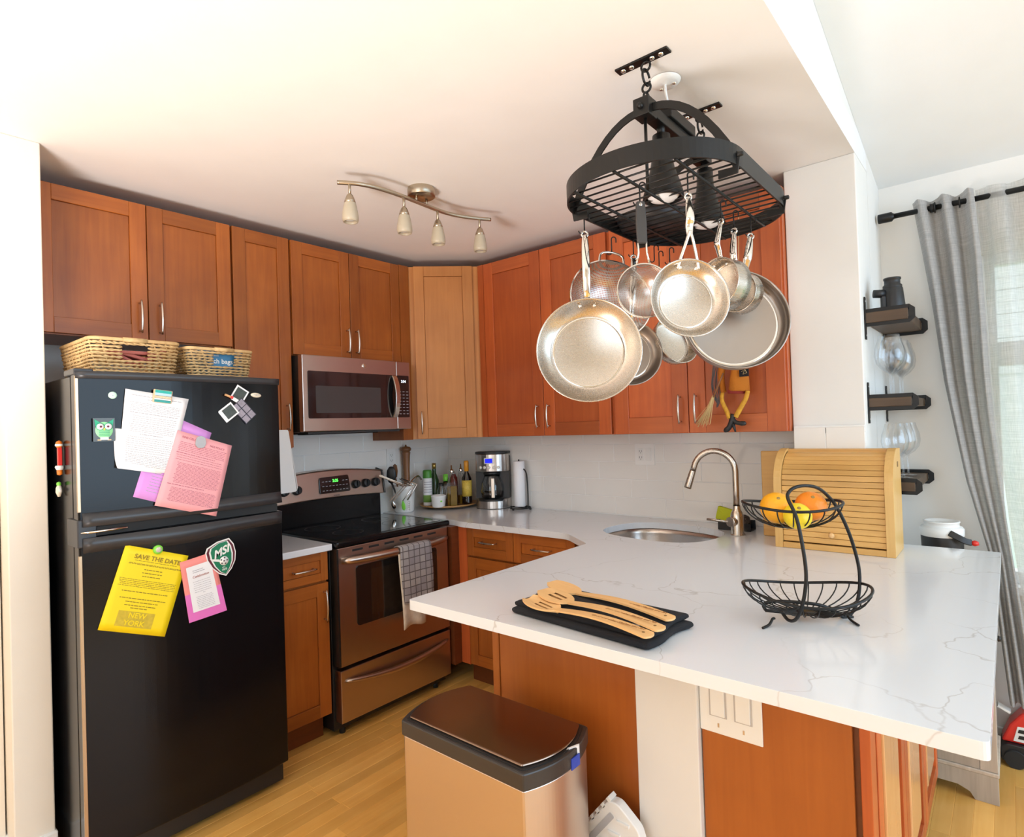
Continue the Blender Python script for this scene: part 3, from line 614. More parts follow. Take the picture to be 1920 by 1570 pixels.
m = MB(); m.grid(lambda s, q: fny(.2+.55*s, .75+.18*q)+Vector((.0008, 0, 0)), 6, 3); m.build('picture_block', plain('ochre_picture', (.62, .46, .03), .6, var=.3, vscale=90), yl)
text('print_text', 'NEW', .024, yellowp, yl, onsheet(fny, .49, .795)@Matrix.Translation((0, 0, .001)), bold=.0005); text('print_text', 'YORK', .024, yellowp, yl, onsheet(fny, .47, .885)@Matrix.Translation((0, 0, .001)), bold=.0005)
cd, fnc = sheet('invitation', 'coral and magenta bordered invitation card beside the yellow flyer', 'card', [(335, 1055), (398, 1034), (424, 1144), (353, 1168)], coralp, .0065)
m = MB(); m.grid(lambda s, q: fnc(s, .55+.45*q)+Vector((.0006, 0, 0)), 4, 4); m.build('lower_border', magp, cd)
m = MB(); m.grid(lambda s, q: fnc(.14+.72*s, .12+.74*q)+Vector((.0012, 0, 0)), 4, 4); m.build('inner_card', paper, cd)
fnc2 = lambda s, q: fnc(s, q)+Vector((.0012, 0, 0))
text('print_text', 'Celebration', .012, plain('rose_ink', (.5, .2, .15), .6), cd, onsheet(fnc2, .5, .30), shear=.3)
prints(cd, fnc2, [(.2, .3, .6), (.23, .3, .65)]+rowset(.38, .55, 6, .25, .75)+[(.58, .48, .54)]+rowset(.63, .82, 8, .27, .75), greyink)
# crest-shaped sports magnet
def crest(sc):
    L = [(-.36, .40), (-.05, .50), (.30, .50), (.40, .30), (.42, .05), (.36, -.2), (.22, -.40), (.02, -.56), (-.16, -.44), (-.32, -.22), (-.42, .05), (-.43, .28)]
    return [(a*sc, b*sc) for a, b in L]
cc = at(416, 1046, x=.80); cs = .118; Yv = Vector((0, 1, 0)); Zv = Vector((0, 0, 1)); Xv = Vector((1, 0, 0))
tl = math.radians(9); cu = Yv*math.cos(tl)+Zv*math.sin(tl); cw = -Yv*math.sin(tl)+Zv*math.cos(tl)
t = thing('crest_magnet', 'green and white crest-shaped MSI soccer magnet overlapping the invitation card', 'magnet', cc)
def CP(o): return lambda a, b: cc+cu*a+cw*b+Xv*o
MB().prism(crest(cs*1.08), CP(-.001), Xv*.002).build('white_edge', whitep, t)
MB().prism(crest(cs*1.0), CP(.001), Xv*.0008).build('maroon_band', plain('maroon', (.12, .01, .02), .4), t)
MB().prism([(a*.86, b) for a, b in crest(cs*.97)], CP(.0018), Xv*.0008).build('white_band', whitep, t)
MB().prism([(a*.76, b) for a, b in crest(cs*.95)], CP(.0026), Xv*.0008).build('green_field', green, t)
text('lettering', 'MSI', .040, whitep, t, frame(cc+cw*.022+Xv*.0036, cu*.97+cw*.2, cw, Xv), shear=.25, bold=.0012)
text('lettering', 'EST.', .0075, whitep, t, frame(cc-cw*.036+Xv*.0036, cu, cw, Xv)); text('lettering', '1973', .010, whitep, t, frame(cc-cw*.045+Xv*.0036, cu, cw, Xv), bold=.0002)
bc = cc-cw*.013+cu*.004+Xv*.0036
bl = MB().lathe([(0, .0006), (.0165, .0006), (.0165, 0)], 24, bc, Xv).build('ball', whitep, t)
for i in range(6):
    a = 2*PI*i/5; q = bc+Xv*.0008+((cu*math.cos(a)+cw*math.sin(a))*.0115 if i < 5 else Vector()); MB().lathe([(0, .0003), (.0036, .0003), (.0036, 0)], 5, q, Xv).build('ball_patch', ink, bl)
MB().prism([(-.045, .010), (-.012, -.002), (-.012, -.012), (-.034, -.002)], lambda a, b: cc+cu*a+cw*b+Xv*.0036, Xv*.0006).build('swoosh', whitep, t)
# small magnets
def disc(name, label, u, v, ry, rz, mats, tilt=0, th_=.006, x=.795):
    c = at(u, v, x=x); c.x = fx(c.y); t_ = thing(name, label, 'magnet', c)
    MB().lathe([(.001, th_), (ry*.8, th_), (ry, th_*.6), (ry, .0005)], 28, c, Xv, sx=1, sy=1).xf(Matrix.Translation(c)@Matrix.Rotation(tilt, 4, 'X')@Matrix.Diagonal((1, 1, rz/ry, 1))@Matrix.Translation(-c)).build('disc', mats[0], t_)
    return t_, c
disc('round_magnet', 'plain pale mint round magnet near the top left of the freezer door', 213, 741, .0125, .012, [plain('mint', (.6, .85, .7), .4)])
oval, c = disc('oval_magnet', 'cream oval magnet at the top right of the freezer door', 482, 741, .021, .009, [plain('cream_enamel', (.78, .7, .55), .3)], tilt=-.1)
prints(oval, lambda s, q: c+Vector((.0062, -.012+.024*s, .003-.006*q)), [(.3, 0, 1, .2), (.8, .2, .8, .2)], greyink)
gm, c = disc('round_magnet', 'green round magnet holding the yellow flyer', 297, 1031, .0155, .0155, [lime], x=.80, th_=.012)
MB().lathe([(0, .0128), (.009, .0125), (.0095, .0115)], 16, c, Xv).build('picture', plain('faded_picture', (.7, .6, .5), .5, var=.5, vscale=150), gm)
# picture magnet with scene
c = at(304, 744, x=.80); tl = -.12; pu, pw = Yv*math.cos(tl)+Zv*math.sin(tl), -Yv*math.sin(tl)+Zv*math.cos(tl)
t = thing('picture_magnet', 'small teal landscape souvenir magnet clipped on the white letter', 'magnet', c)
MB().obox(c+Xv*.004, pu, pw, Xv, .030, .0225, .004).build('frame', plain('tan_frame', (.7, .48, .28), .5), t, bevel=.002)
for dz, hh, mm in ((.016, .005, plain('teal', (.02, .4, .33), .4)), (.006, .005, plain('pale_sky', (.45, .65, .8), .4)), (-.003, .005, plain('sand', (.72, .55, .36), .5, var=.4, vscale=200)), (-.010, .003, plain('snow', (.85, .85, .85), .5)), (-.017, .0045, plain('teal_dark', (.03, .3, .28), .4))):
    MB().obox(c+pw*dz+Xv*.0085, pu, pw, Xv, .026, hh, .0008).build('picture_band', mm, t)
# shield-like plain grey magnet
c = at(375, 829, x=.805)
t = thing('grey_magnet', 'rounded silver-grey magnet holding the pink notice', 'magnet', c)
MB().prism(rounded([(-.019, -.008), (-.010, -.022), (.012, -.022), (.020, -.006), (.017, .016), (.002, .023), (-.012, .018)], .006), lambda a, b: c+Yv*a+Zv*b, Xv*.007).build('body', plain('silver_grey', (.42, .42, .44), .35), t, bevel=.0015)
# owl magnet
c = at(195, 806, x=.79); t = thing('owl_magnet', 'green owl magnet at the left of the freezer door', 'magnet', c)
MB().obox(c+Xv*.0008, Yv, Zv, Xv, .024, .030, .0006).build('clear_backing', plain('dark_clear_backing', (.06, .065, .06), .2), t)
ow = plain('mint_green', (.3, .72, .36), .4); og = plain('deep_green', (.02, .38, .2), .4)
MB().lathe([(0, .003), (.018, .003), (.0195, .0015)], 28, c-Zv*.001, Xv).xf(Matrix.Translation(c)@Matrix.Diagonal((1, 1, 1.1, 1))@Matrix.Translation(-c)).build('body', ow, t)
for s in (-1, 1):
    MB().prism([(s*.008, .018), (s*.021, .027), (s*.019, .009)], lambda a, b: c+Yv*a+Zv*b+Xv*.0016, Xv*.001).build('ear', og, t)
    MB().lathe([(0, .0045), (.0095, .0045), (.0095, .003)], 20, c+Yv*s*.009+Zv*.008, Xv).build('eye_rim', og, t)
    e = MB().lathe([(0, .0052), (.0078, .0052), (.0078, .0045)], 20, c+Yv*s*.009+Zv*.008, Xv).build('eye', paper, t)
    MB().lathe([(0, .0058), (.0028, .0058), (.0028, .005)], 12, c+Yv*s*.008+Zv*.008, Xv).build('pupil', plain('plum', (.15, .02, .06), .4), t)
    MB().obox(c+Yv*s*.011-Zv*.026+Xv*.002, Yv, Zv, Xv, .004, .0015, .001).build('foot', plain('tan', (.6, .45, .25), .5), t)
MB().prism([(-.002, .004), (.002, .004), (0, -.003)], lambda a, b: c+Yv*a+Zv*b+Xv*.0045, Xv*.001).build('beak', lemon, t)
MB().obox(c-Zv*.0225+Xv*.003, Yv, Zv, Xv, .009, .0035, .001).build('white_tag', paper, t)
for i in range(4): MB().tube([c+Yv*(-.012+.002*j)+Zv*(-.004-.004*i+.001*(j % 2))+Xv*.0034 for j in range(13)], .0005, 4).build('feather_line', og, t)
# photo magnets
ph = thing('photo_cluster', 'two white-framed instant photos under a strip of six photo-booth pictures', 'photo', at(450, 765, x=.79))
def card(uv, ang, hw, hh, off, mat, nm, par=ph):
    c_ = at(*uv, x=.79); c_.x = fx(c_.y)+off; a = math.radians(ang); uu, ww = Yv*math.cos(a)+Zv*math.sin(a), -Yv*math.sin(a)+Zv*math.cos(a)
    return MB().obox(c_, uu, ww, Xv, hw, hh, .0004).build(nm, mat, par), c_, uu, ww
pdark = plain('photo_dark', (.05, .06, .05), .3, var=.6, vscale=80); pgrey = plain('photo_grey', (.3, .27, .32), .3, var=.4, vscale=120)
for (uv, ang) in (((449, 745), -32), ((432, 772), -52)):
    o, c_, uu, ww = card(uv, ang, .022, .026, .0015, paper, 'instant_photo'); MB().obox(c_+ww*.003+Xv*.0006, uu, ww, Xv, .017, .018, .0004).build('image', pdark, o)
o, c_, uu, ww = card((456, 770), -48, .036, .024, .003, plain('strip_black', (.02, .015, .03), .4), 'photo_strip')
for i in range(3):
    for j in range(2): MB().obox(c_+uu*(-.0235+.0235*i)+ww*(-.0115+.023*j)+Xv*.0006, uu, ww, Xv, .0105, .0098, .0004).build('image', pgrey, o)
c = at(427, 743, x=.795); t = thing('clothespin_magnet', 'tiny patterned clothespin magnet holding the photos', 'magnet', c)
MB().obox(c+Xv*.006, Yv*.9-Zv*.35, Zv*.9+Yv*.35, Xv, .014, .0035, .003).build('peg', plain('patterned_wood', (.75, .35, .15), .5, var=.6, vscale=300), t)
MB().obox(c+Xv*.006+Yv*.012-Zv*.005, Yv*.9-Zv*.35, Zv*.9+Yv*.35, Xv, .005, .0045, .0035).build('red_end', redp, t)
# dispensers on the side of the fridge
def side(nm, lb, u, v): c_ = at(u, v, y=FY0); return thing(nm, lb, 'toy', c_), c_
t, c = side('candy_dispenser', 'orange and red candy dispenser stuck on the refrigerator side', 116, 856)
MB().obox(c+Vector((0, -.009, 0)), Xv, Yv, Zv, .012, .008, .038).build('stem', redp, t, bevel=.002)
MB().lathe([(0, .03), (.012, .024), (.015, .01), (.011, 0), (0, 0)], 14, c+Vector((0, -.01, .038)), Z).build('head', orangep, t); MB().lathe([(.0155, -.004), (.0165, 0), (.0155, .005)], 14, c+Vector((0, -.01, .048)), Z).build('band', whitep, t)
MB().lathe([(0, .008), (.016, .006), (.019, 0), (.013, -.012), (0, -.012)], 10, c+Vector((0, -.01, -.045)), Z).build('white_ruff', whitep, t); MB().lathe([(0, 0), (.012, -.002), (.011, -.02), (0, -.024)], 12, c+Vector((0, -.01, -.056)), Z).build('foot', orangep, t)
t, c = side('figurine_magnet', 'small white and green figurine magnet below the candy dispenser', 116, 917)
MB().lathe([(0, .03), (.008, .026), (.009, .018), (.006, .013)], 12, c+Vector((0, -.010, 0)), Z).build('green_cap', lime, t)
MB().lathe([(.005, .018), (.011, .005), (.012, -.012), (.005, -.03), (0, -.03)], 12, c+Vector((0, -.010, 0)), Z).build('body', plain('cream_body', (.8, .72, .58), .5), t); MB().obox(c+Vector((.014, -.010, -.002)), (1, 0, -.6), Yv, (.6, 0, 1), .010, .003, .006).build('wing', whitep, t)
# ================================================================== STOVE
SY0, SY1 = -1.392, -.672
st = thing('stove', 'stainless electric range with black glass cooktop and digital backguard', 'stove', (.03, (SY0+SY1)/2, 0))
MB().box(.03, .60, SY0+.002, SY1-.002, .03, .893).build('body', blackp, st, bevel=.002)
ctop = MB().box(.10, .672, SY0-.002, SY1+.002, .894, .922).build('cooktop', blackg, st, bevel=.010, seg=3)
MB().box(.13, .625, SY0+.03, SY1-.03, .9222, .9232).build('glass_surface', blackglass, ctop)
for a, b, r in ((.25, -1.2, .09), (.25, -.86, .075), (.48, -1.2, .075), (.48, -.86, .1)):
    MB().lathe([(r, .9235), (r+.002, .9235)], 40, (a, b, 0)).build('burner_ring', plain('burner_mark', (.09, .09, .09), .3), ctop)
def arched(y0, y1, z0, z1, x0, x1, up, n=16, tilt=0):
    m = MB(); pts = []
    for i in range(n+1): s = i/n; pts.append((y0+(y1-y0)*s, z1+up*(1-(2*s-1)**2)))
    for i in range(n, -1, -1): s = i/n; pts.append((y0+(y1-y0)*s, z0+up*.4*(1-(2*s-1)**2)))
    return m.prism(pts, lambda a, b: (x1-(b-z0)*tilt, a, b), (x0-x1, 0, 0))
MB().box(.03, .10, SY0+.005, SY1-.03, .893, 1.06).build('backguard_base', blackg, st, bevel=.004)
bgd = arched(SY0-.001, SY1-.012, 1.048, 1.19, .03, .115, .028, tilt=.15).build('control_panel', steel_y, st, bevel=.008, seg=3)
MB().prism([(.03, 1.05), (.118, 1.05), (.095, 1.19), (.03, 1.205)], lambda a, b: (a, SY1-.011, b), (0, .010, 0)).build('end_cap', plain('charcoal_end_cap', (.06, .055, .05), .4), st, bevel=.003)
px = .1125
t_ = MB().prism(rounded([(-1.125, 1.088), (-.925, 1.088), (-.93, 1.182), (-1.12, 1.178)], .012), lambda a, b: (px-(b-1.09)*.15+.0005, a, b), (.003, 0, 0)).build('display_panel', blackglass, bgd, bevel=.001)
FR = lambda y, z, o=.0045: frame((px-(z-1.09)*.15+o, y, z), (0, 1, 0), (-.15, 0, 1), (1, 0, .15))
text('clock_digits', '2:35', .022, g_green, t_ if False else bgd, FR(-1.02, 1.155), bold=.0004)
m = MB()
for i in range(8):
    for j in range(3):
        if not (2 < i < 6 and j == 2): m.box(px-.0035+.006-(j*.02)*.15, px+.003-(j*.02)*.15+.001, -1.108+i*.022, -1.096+i*.022, 1.102+j*.025, 1.105+j*.025)
m.build('panel_print', greyink, bgd)
text('maker_mark', 'KENMORE', .009, ink, bgd, FR(-1.02, 1.072, .0035))
for y in (-1.335, -1.262, -.885, -.815, -.745):
    c = Vector((px-.005, y, 1.122)); kn = MB().lathe([(0, .024), (.022, .022), (.0255, .004), (.0255, 0)], 24, c, (1, 0, .15)).obox(c+Vector((.026, 0, .002)), (0, 1, 0), (0, 0, 1), (1, 0, .15), .004, .017, .006).build('knob', blackp, bgd, bevel=.001)
    MB().box(px-.002, px-.0005, y-.012, y+.012, 1.087, 1.0885).build('knob_scale', greyink, bgd)
door = MB().box(.602, .655, SY0+.012, SY1-.006, .335, .888).build('oven_door', steel_y, st, bevel=.004)
MB().box(.60, .658, SY0+.004, SY0+.014, .34, .885).build('door_edge', plain('black_edge', (.012, .012, .012), .3), st)
MB().prism(rounded([(-1.285, .505), (-.765, .505), (-.765, .79), (-1.285, .79)], .02), lambda a, b: (.6555, a, b), (.004, 0, 0)).build('oven_window', blackglass, door, bevel=.001)
MB().box(.6596, .6606, -1.20, -.85, .54, .76).build('inner_window', ovenglass, door)
for i in range(6): MB().box(.6548, .6562, -1.30+i*.095, -1.24+i*.095, .862, .872).build('vent_slot', blackp, door)
hp = [(.655+.055*math.sin(PI*min(1, max(0, i/20)))**.5+.0*i, SY0+.03+(SY1-SY0-.05)*i/20, .828-.0*math.sin(PI*i/20)) for i in range(21)]
MB().tube(hp, [.014+.007*math.sin(PI*i/20)**.4 for i in range(21)], 12).build('door_handle', steel_y, door)
dw = MB().box(.602, .653, SY0+.012, SY1-.006, .075, .318).build('storage_drawer', steel_y, st, bevel=.004)
hp = [(.652+.03*math.sin(PI*i/20)**.6, SY0+.035+(SY1-SY0-.06)*i/20, .268-.028*math.sin(PI*i/20)) for i in range(21)]
MB().tube(hp, [.006+.009*math.sin(PI*i/20)**.5 for i in range(21)], 12).build('drawer_handle', steel_y, dw)
for a in (SY0+.06, SY1-.06):
    for b in (.10, .58): MB().cyl((b, a, 0), (b, a, .035), .014).build('foot', rubber, st)
# towel on the oven handle
t = thing('dish_towel', 'checked grey dish towel with floral back hanging on the oven handle', 'towel', (.71, -.99, .5))
def tw(y0, y1, x_, z1, z0, ph, mt, nm, sk=0):
    def fn(s, q):
        y = y0+(y1-y0)*s; z = z1+(z0-z1)*q
        return Vector((x_+.006*math.sin(s*9+ph)*q+.012*q*math.sin(s*3+ph), y+sk*q+.01*math.sin(q*4+ph)*(s-.5), z+.01*math.sin(s*5)*q))
    MB().grid(fn, 14, 14).build(nm, mt, t, solid=.003)
ta, tb = -1.075, -.865
tw(ta, tb-.01, .735, .845, .56, 0, dishtowel, 'front_layer', .012); tw(ta, tb-.03, .722, .842, .44, 1.3, towel_pale, 'back_layer', .0)
MB().grid(lambda s, q: Vector((.71-.026*math.cos(PI*q), ta+(tb-.01-ta)*s, .84+.012*math.sin(PI*q))), 8, 6).build('fold_over', dishtowel, t, solid=.003)
# ================================================================== MICROWAVE
my0, my1 = -1.386, -.700
mw = thing('microwave', 'stainless over-the-range microwave with black window and keypad', 'microwave', (.014, (my0+my1)/2, 1.44))
MB().box(.014, .365, my0+.002, my1-.002, 1.435, 1.82).build('body', blackp, mw, bevel=.002)
MB().box(.05, .36, my0+.05, my1-.05, 1.425, 1.4345).build('bottom_vent', plain('dark_grille', (.05, .05, .05), .4), mw)
for i in range(3): MB().box(.09+i*.08, .13+i*.08, my0+.15, my1-.15, 1.421, 1.4248).build('filter_slot', blackg, mw)
fd = MB().box(.366, .405, my0, -.8005, 1.437, 1.822).build('door', steel_y, mw, bevel=.004)
cp = MB().box(.366, .405, -.7995, my1, 1.437, 1.822).build('control_side', steel_y, mw, bevel=.004)
MB().prism(rounded([(my0+.028, 1.503), (-.803, 1.503), (-.803, 1.742), (my0+.028, 1.742)], .008), lambda a, b: (.4052, a, b), (.003, 0, 0)).build('window', blackglass, fd)
MB().prism(rounded([(my0+.07, 1.53), (-.915, 1.53), (-.915, 1.668), (my0+.07, 1.668)], .006), lambda a, b: (.4084, a, b), (.0006, 0, 0)).build('inner_window', plain('grey_screen', (.06, .055, .055), .25), fd)
MB().prism(rounded([(-.797, 1.503), (-.712, 1.503), (-.712, 1.742), (-.797, 1.742)], .006), lambda a, b: (.4052, a, b), (.003, 0, 0)).build('keypad', blackglass, cp)
text('clock_digits', '2:34', .020, g_white, cp, frame((.409, -.752, 1.708), (0, 1, 0), Z, (1, 0, 0)), bold=.0003)
m = MB()
for i in range(3):
    for j in range(8): m.box(.4083, .4088, -.786+i*.026, -.772+i*.026, 1.522+j*.018, 1.525+j*.018)
m.build('keypad_print', greyink, cp)
mh = MB().tube([(.412+.030*math.sin(PI*i/12)**.7, -.822+.0*i, 1.505+.232*i/12) for i in range(13)], 0, flat=(.032, .012, (1, 0, 0))).build('handle', steel_z, fd, bevel=.003)
MB().lathe([(0, .0015), (.012, .0015), (.0125, 0)], 24, (.405, -1.02, 1.783), Xv).build('round_badge', steel_pol, fd)
text('badge_lettering', 'GE', .012, plain('badge_grey', (.35, .3, .28), .4), fd, frame((.4068, -1.02, 1.783), (0, 1, 0), Z, (1, 0, 0)))
# white board by the fridge
t = tag(MB().prism(rounded([(-1.60, 1.45), (-1.448, 1.45), (-1.405, 1.16), (-1.415, 1.145), (-1.60, 1.14)], [0, .01, .01, .01, 0]), lambda a, b: (.362, a, b), (.008, 0, 0)).build('cutting_board', whitep, bevel=.002), 'white plastic cutting board hanging between refrigerator and stove', 'cutting board')
# ================================================================== BACK COUNTER ITEMS
def outlet(nm, lb, f, gangs):
    """f(u,w,n) plane mapping, centred"""
    t = thing(nm, lb, 'outlet', f(0, 0, 0)); W_ = .035+.023*(gangs-1)
    def bx(u0, u1, w0, w1, n0, n1, name, mt, par): 
        m = MB(); m.add([f(u, w, n) for u in (u0, u1) for w in (w0, w1) for n in (n0, n1)], [(0, 1, 3, 2), (4, 6, 7, 5), (0, 4, 5, 1), (2, 3, 7, 6), (0, 2, 6, 4), (1, 5, 7, 3)]); return m.build(name, mt, par, bevel=.0008)
    bx(-W_, W_, -.058, .058, 0, .005, 'plate', whitep, t)
    u = -.023 if gangs == 2 else 0
    r_ = bx(u-.016, u+.016, -.034, .034, .005, .0075, 'receptacle', ceramic, t)
    for wz in (.018, -.016):
        for du in (-.006, .006): bx(u+du-.0012, u+du+.0012, wz-.005, wz+.005, .0072, .0078, 'slot', ink, r_)
        bx(u-.002, u+.002, wz-.012, wz-.008, .0072, .0078, 'ground_hole', ink, r_)
    if gangs == 2: bx(.007, .039, -.034, .034, .005, .0085, 'rocker', ceramic, t)
outlet('wall_outlet', 'single white outlet on the tiles behind the utensil crock', lambda u, w, n: Vector((.0125+n, -.545+u, 1.255+w)), 1)
outlet('wall_outlet', 'white outlet and rocker plate on the tiles left of the faucet', lambda u, w, n: Vector((1.545+u, -.0345-n, 1.255+w)), 2)
CZT = .914
# utensil crock
cc = Vector((.12, -.535, CZT+.0005))
t = thing('utensil_crock', 'white ceramic crock holding cooking utensils beside the stove', 'crock', cc)
MB().lathe([(0, 0), (.055, 0), (.062, .01), (.070, .15), (.074, .165), (.068, .165), (.064, .15), (.055, .02), (0, .02)], 32, cc).build('pot', ceramic, t)
def uts(nm, lb, p0, p1): return thing(nm, lb, 'utensil', p0), Vector(p0), Vector(p1)
def P_(u, v, x): return at(u, v, x=x)
t, a, b = uts('cooking_spoon', 'black oval cooking spoon standing up in the white crock', cc+Vector((.0, -.02, .03)), P_(734, 905, .12))
MB().tube([a, b], .006, 8).build('handle', blackp, t); MB().lathe([(0, 0), (.018, .012), (.030, .05), (.027, .085), (.012, .108), (0, .11)], 18, b-Vector((0, 0, .01)), (0.05, -.03, 1), sy=.3).build('bowl', blackp, t)
t, a, b = uts('wooden_spoon', 'brown wooden spoon behind the black spoon in the crock', cc+Vector((-.03, .01, .03)), P_(741, 895, .07))
MB().tube([a, b], .005, 8).build('handle', millwood, t); MB().lathe([(0, 0), (.018, .012), (.027, .05), (.018, .085), (0, .095)], 18, b-Vector((0, 0, .01)), (-.03, .03, 1), sy=.3).build('bowl', millwood, t)
t, a, b = uts('ladle', 'steel ladle leaning out of the crock to the right', cc+Vector((.0, .03, .05)), P_(772, 903, .10))
MB().tube(spline([a, a.lerp(b, .7)+Vector((0, -.01, .01)), b, P_(783, 893, .10), P_(790, 899, .10)]), .0075, 8).build('handle', steel_pol, t); MB().lathe([(0, 0), (.02, .006), (.03, .025)], 18, P_(770, 907, .10)-Vector((0, .0, .02)), (.2, .1, 1)).build('bowl', steel_pol, t, solid=.0015)
t, a, b = uts('tongs', 'steel tongs hanging over the front left of the crock', cc+Vector((.075, -.06, .16)), P_(738, 950, .20))
for s in (-.012, .012): MB().tube([P_(712, 892, .12)+Vector((0, s*.3, 0)), a+Vector((.01, s, .01)), P_(734, 940, .185)+Vector((0, s*1.2, 0))], 0, flat=(.010, .003, (1, 0, 0))).build('arm', nickel, t)
MB().lathe([(0, 0), (.012, .01), (.014, .03), (.006, .05)], 14, P_(741, 955, .20), (.0, -.4, 1), sy=.4).build('tip', steel_pol, t)
t, a, b = uts('silicone_spatula', 'small spatula with lime green head hooked on the front of the crock', cc+Vector((.072, 0, .16)), P_(754, 940, .19))
MB().tube([P_(749, 898, .15), a+Vector((.01, .01, .0)), P_(755, 940, .19)], .0035, 8).build('handle', steel_pol, t); MB().lathe([(0, 0), (.010, .01), (.012, .035), (.005, .06)], 16, P_(758, 958, .195), (0, -.15, 1), sy=.35).build('head', lime, t)
t, a, b = uts('whisk', 'steel whisk with ribbed head on the right front of the crock', cc+Vector((.07, .04, .17)), P_(765, 945, .18))
MB().tube([P_(752, 897, .14), a+Vector((.012, .0, 0)), P_(764, 938, .185)], .005, 8).build('handle', steel_z, t)
m = MB()
for i in range(5): m.tube(arc(P_(767, 943+i*3.6, .19), .009, 0, PI, 6, Yv, Zv), .0012, 4)
m.build('coil_head', steel_pol, t)
# pepper mill
c = Vector((.050, -.450, CZT+.0005)); t = thing('pepper_mill', 'tall dark wooden pepper mill behind the utensil crock', 'pepper mill', c)
MB().lathe([(0, 0), (.030, 0), (.031, .01), (.026, .04), (.020, .12), (.021, .24), (.026, .33), (.029, .345), (.029, .35), (0, .35)], 28, c).build('shaft', millwood, t)
MB().lathe([(.024, .3505), (.027, .355), (.034, .362), (.035, .372), (.026, .382), (.006, .386), (.006, .39), (.004, .396), (0, .397)], 28, c).build('cap', millwood, t)
# turntable with bottles
sc_ = Vector((.212, -.236, CZT))
t = thing('lazy_susan', 'round wooden turntable tray carrying oil bottles in the corner', 'tray', sc_)
MB().lathe([(0, .004), (.08, .004), (.08, .012)], 40, sc_).build('base', rubber, t); MB().lathe([(0, .012), (.16, .012), (.188, .020), (.190, .028), (.181, .026), (.176, .021), (0, .021)], 48, sc_).build('plate', woodmat('acacia', (.4, .19, .05), (.62, .34, .12), 'y', obvar=.05), t)
TZ = CZT+.0215
def pos(dx, dy): return Vector((sc_.x+dx, sc_.y+dy, TZ))
def item(nm, lb, cat, dx, dy):
    c_ = pos(dx*1.13, dy*1.13); t_ = thing(nm, lb, cat, c_); t_.scale = (1.15,)*3; return t_, c_
t, c = item('spray_can', 'white and green oil spray can at the left of the turntable', 'spray can', -.05, -.115)
MB().lathe([(0, 0), (.025, 0), (.026, .004), (.026, .15), (.021, .158)], 24, c).build('can', paper, t); MB().lathe([(.0262, .02), (.0265, .02), (.0265, .06), (.0262, .06)], 24, c).build('green_label', plain('label_green', (.2, .4, .08), .5), t)
MB().lathe([(.0255, .155), (.0255, .192), (.022, .20), (0, .20)], 24, c).build('cap', plain('cap_green', (.08, .3, .04), .4), t)
m = MB()
for i in range(5): m.lathe([(.0264, .075+i*.014), (.0264, .079+i*.014)], 24, c, a0=-1.6, a1=.3)
m.build('label_print', greyink, t)
t, c = item('wine_bottle', 'slim green glass bottle with gold cap behind the spray can', 'bottle', -.085, -.03)
MB().lathe([(0, 0), (.027, 0), (.028, .01), (.028, .13), (.012, .175), (.011, .22)], 24, c).build('glass_body', glassg, t); MB().lathe([(.0115, .20), (.0125, .20), (.0125, .232), (0, .233)], 18, c).build('cap', plain('gold_foil', (.6, .42, .12), .3, metal=.8), t)
t, c = item('ramekin', 'small white ceramic pot at the front of the turntable', 'pot', .06, -.135)
MB().lathe([(0, 0), (.032, 0), (.036, .005), (.041, .058), (.043, .062), (.040, .066), (.037, .062), (.034, .012), (0, .012)], 32, c).build('bowl', ceramic, t); MB().obox(c+Vector((.035, -.014, .035)), (.3, 1, 0), Z, (1, -.3, 0), .005, .004, .004).build('leaf_print', lime, t)
t, c = item('spice_jar', 'small clear jar with black lid behind the white pot', 'jar', .02, -.075)
MB().lathe([(0, 0), (.024, 0), (.024, .08), (.014, .105), (.014, .112)], 24, c).build('glass_body', glass, t, solid=.0015); MB().lathe([(0, .002), (.0215, .002), (.0215, .045), (0, .046)], 20, c).build('contents', darkglass, t); MB().lathe([(.0155, .108), (.0155, .125), (0, .126)], 20, c).build('lid', blackp, t)
t, c = item('sauce_bottle', 'clear bottle with bright green cap in the middle of the turntable', 'bottle', -.01, -.01)
MB().lathe([(0, 0), (.02, 0), (.021, .10), (.012, .13)], 20, c).build('glass_body', glass, t, solid=.0015); MB().lathe([(.013, .13), (.015, .132), (.014, .168), (0, .17)], 18, c).build('cap', lime, t)
t, c = item('vinegar_bottle', 'dark red bottle with wire bail stopper left of the oil cruet', 'bottle', .035, .012)
MB().lathe([(0, 0), (.023, 0), (.024, .12), (.02, .15), (.012, .165), (.012, .17)], 20, c).build('glass_body', plain('red_glass', (.16, .015, .01), .1), t); MB().tube(arc(c+Vector((0, 0, .172)), .012, 0, PI, 8, Yv, Zv), .0018, 5).build('wire_bail', steel_pol, t)
def cruet(dx, dy, lb, h0):
    t, c = item('oil_cruet', lb, 'bottle', dx, dy)
    MB().lathe([(0, 0), (.029, 0), (.030, .005), (.030, .13), (.020, .15), (.011, .17), (.011, .19)], 4, c, a0=.5, a1=2*PI+.5, smooth=False).build('glass_body', glass, t, solid=.002)
    MB().lathe([(0, .003), (.027, .003), (.027, h0), (0, h0)], 4, c, a0=.5, a1=2*PI+.5, smooth=False).build('oil', oilm, t)
    MB().lathe([(.0115, .183), (.013, .186), (.012, .20), (.005, .205), (.004, .225), (.002, .226)], 16, c).build('pourer', steel_pol, t)
cruet(.098, -.065, 'clear square cruet of golden oil at the front right of the turntable', .11); cruet(.072, .035, 'clear square oil cruet with tall steel pourer behind the golden one', .05)
t, c = item('liquor_bottle', 'dark bottle with orange capsule and yellow label by the coffee maker', 'bottle', .118, .035)
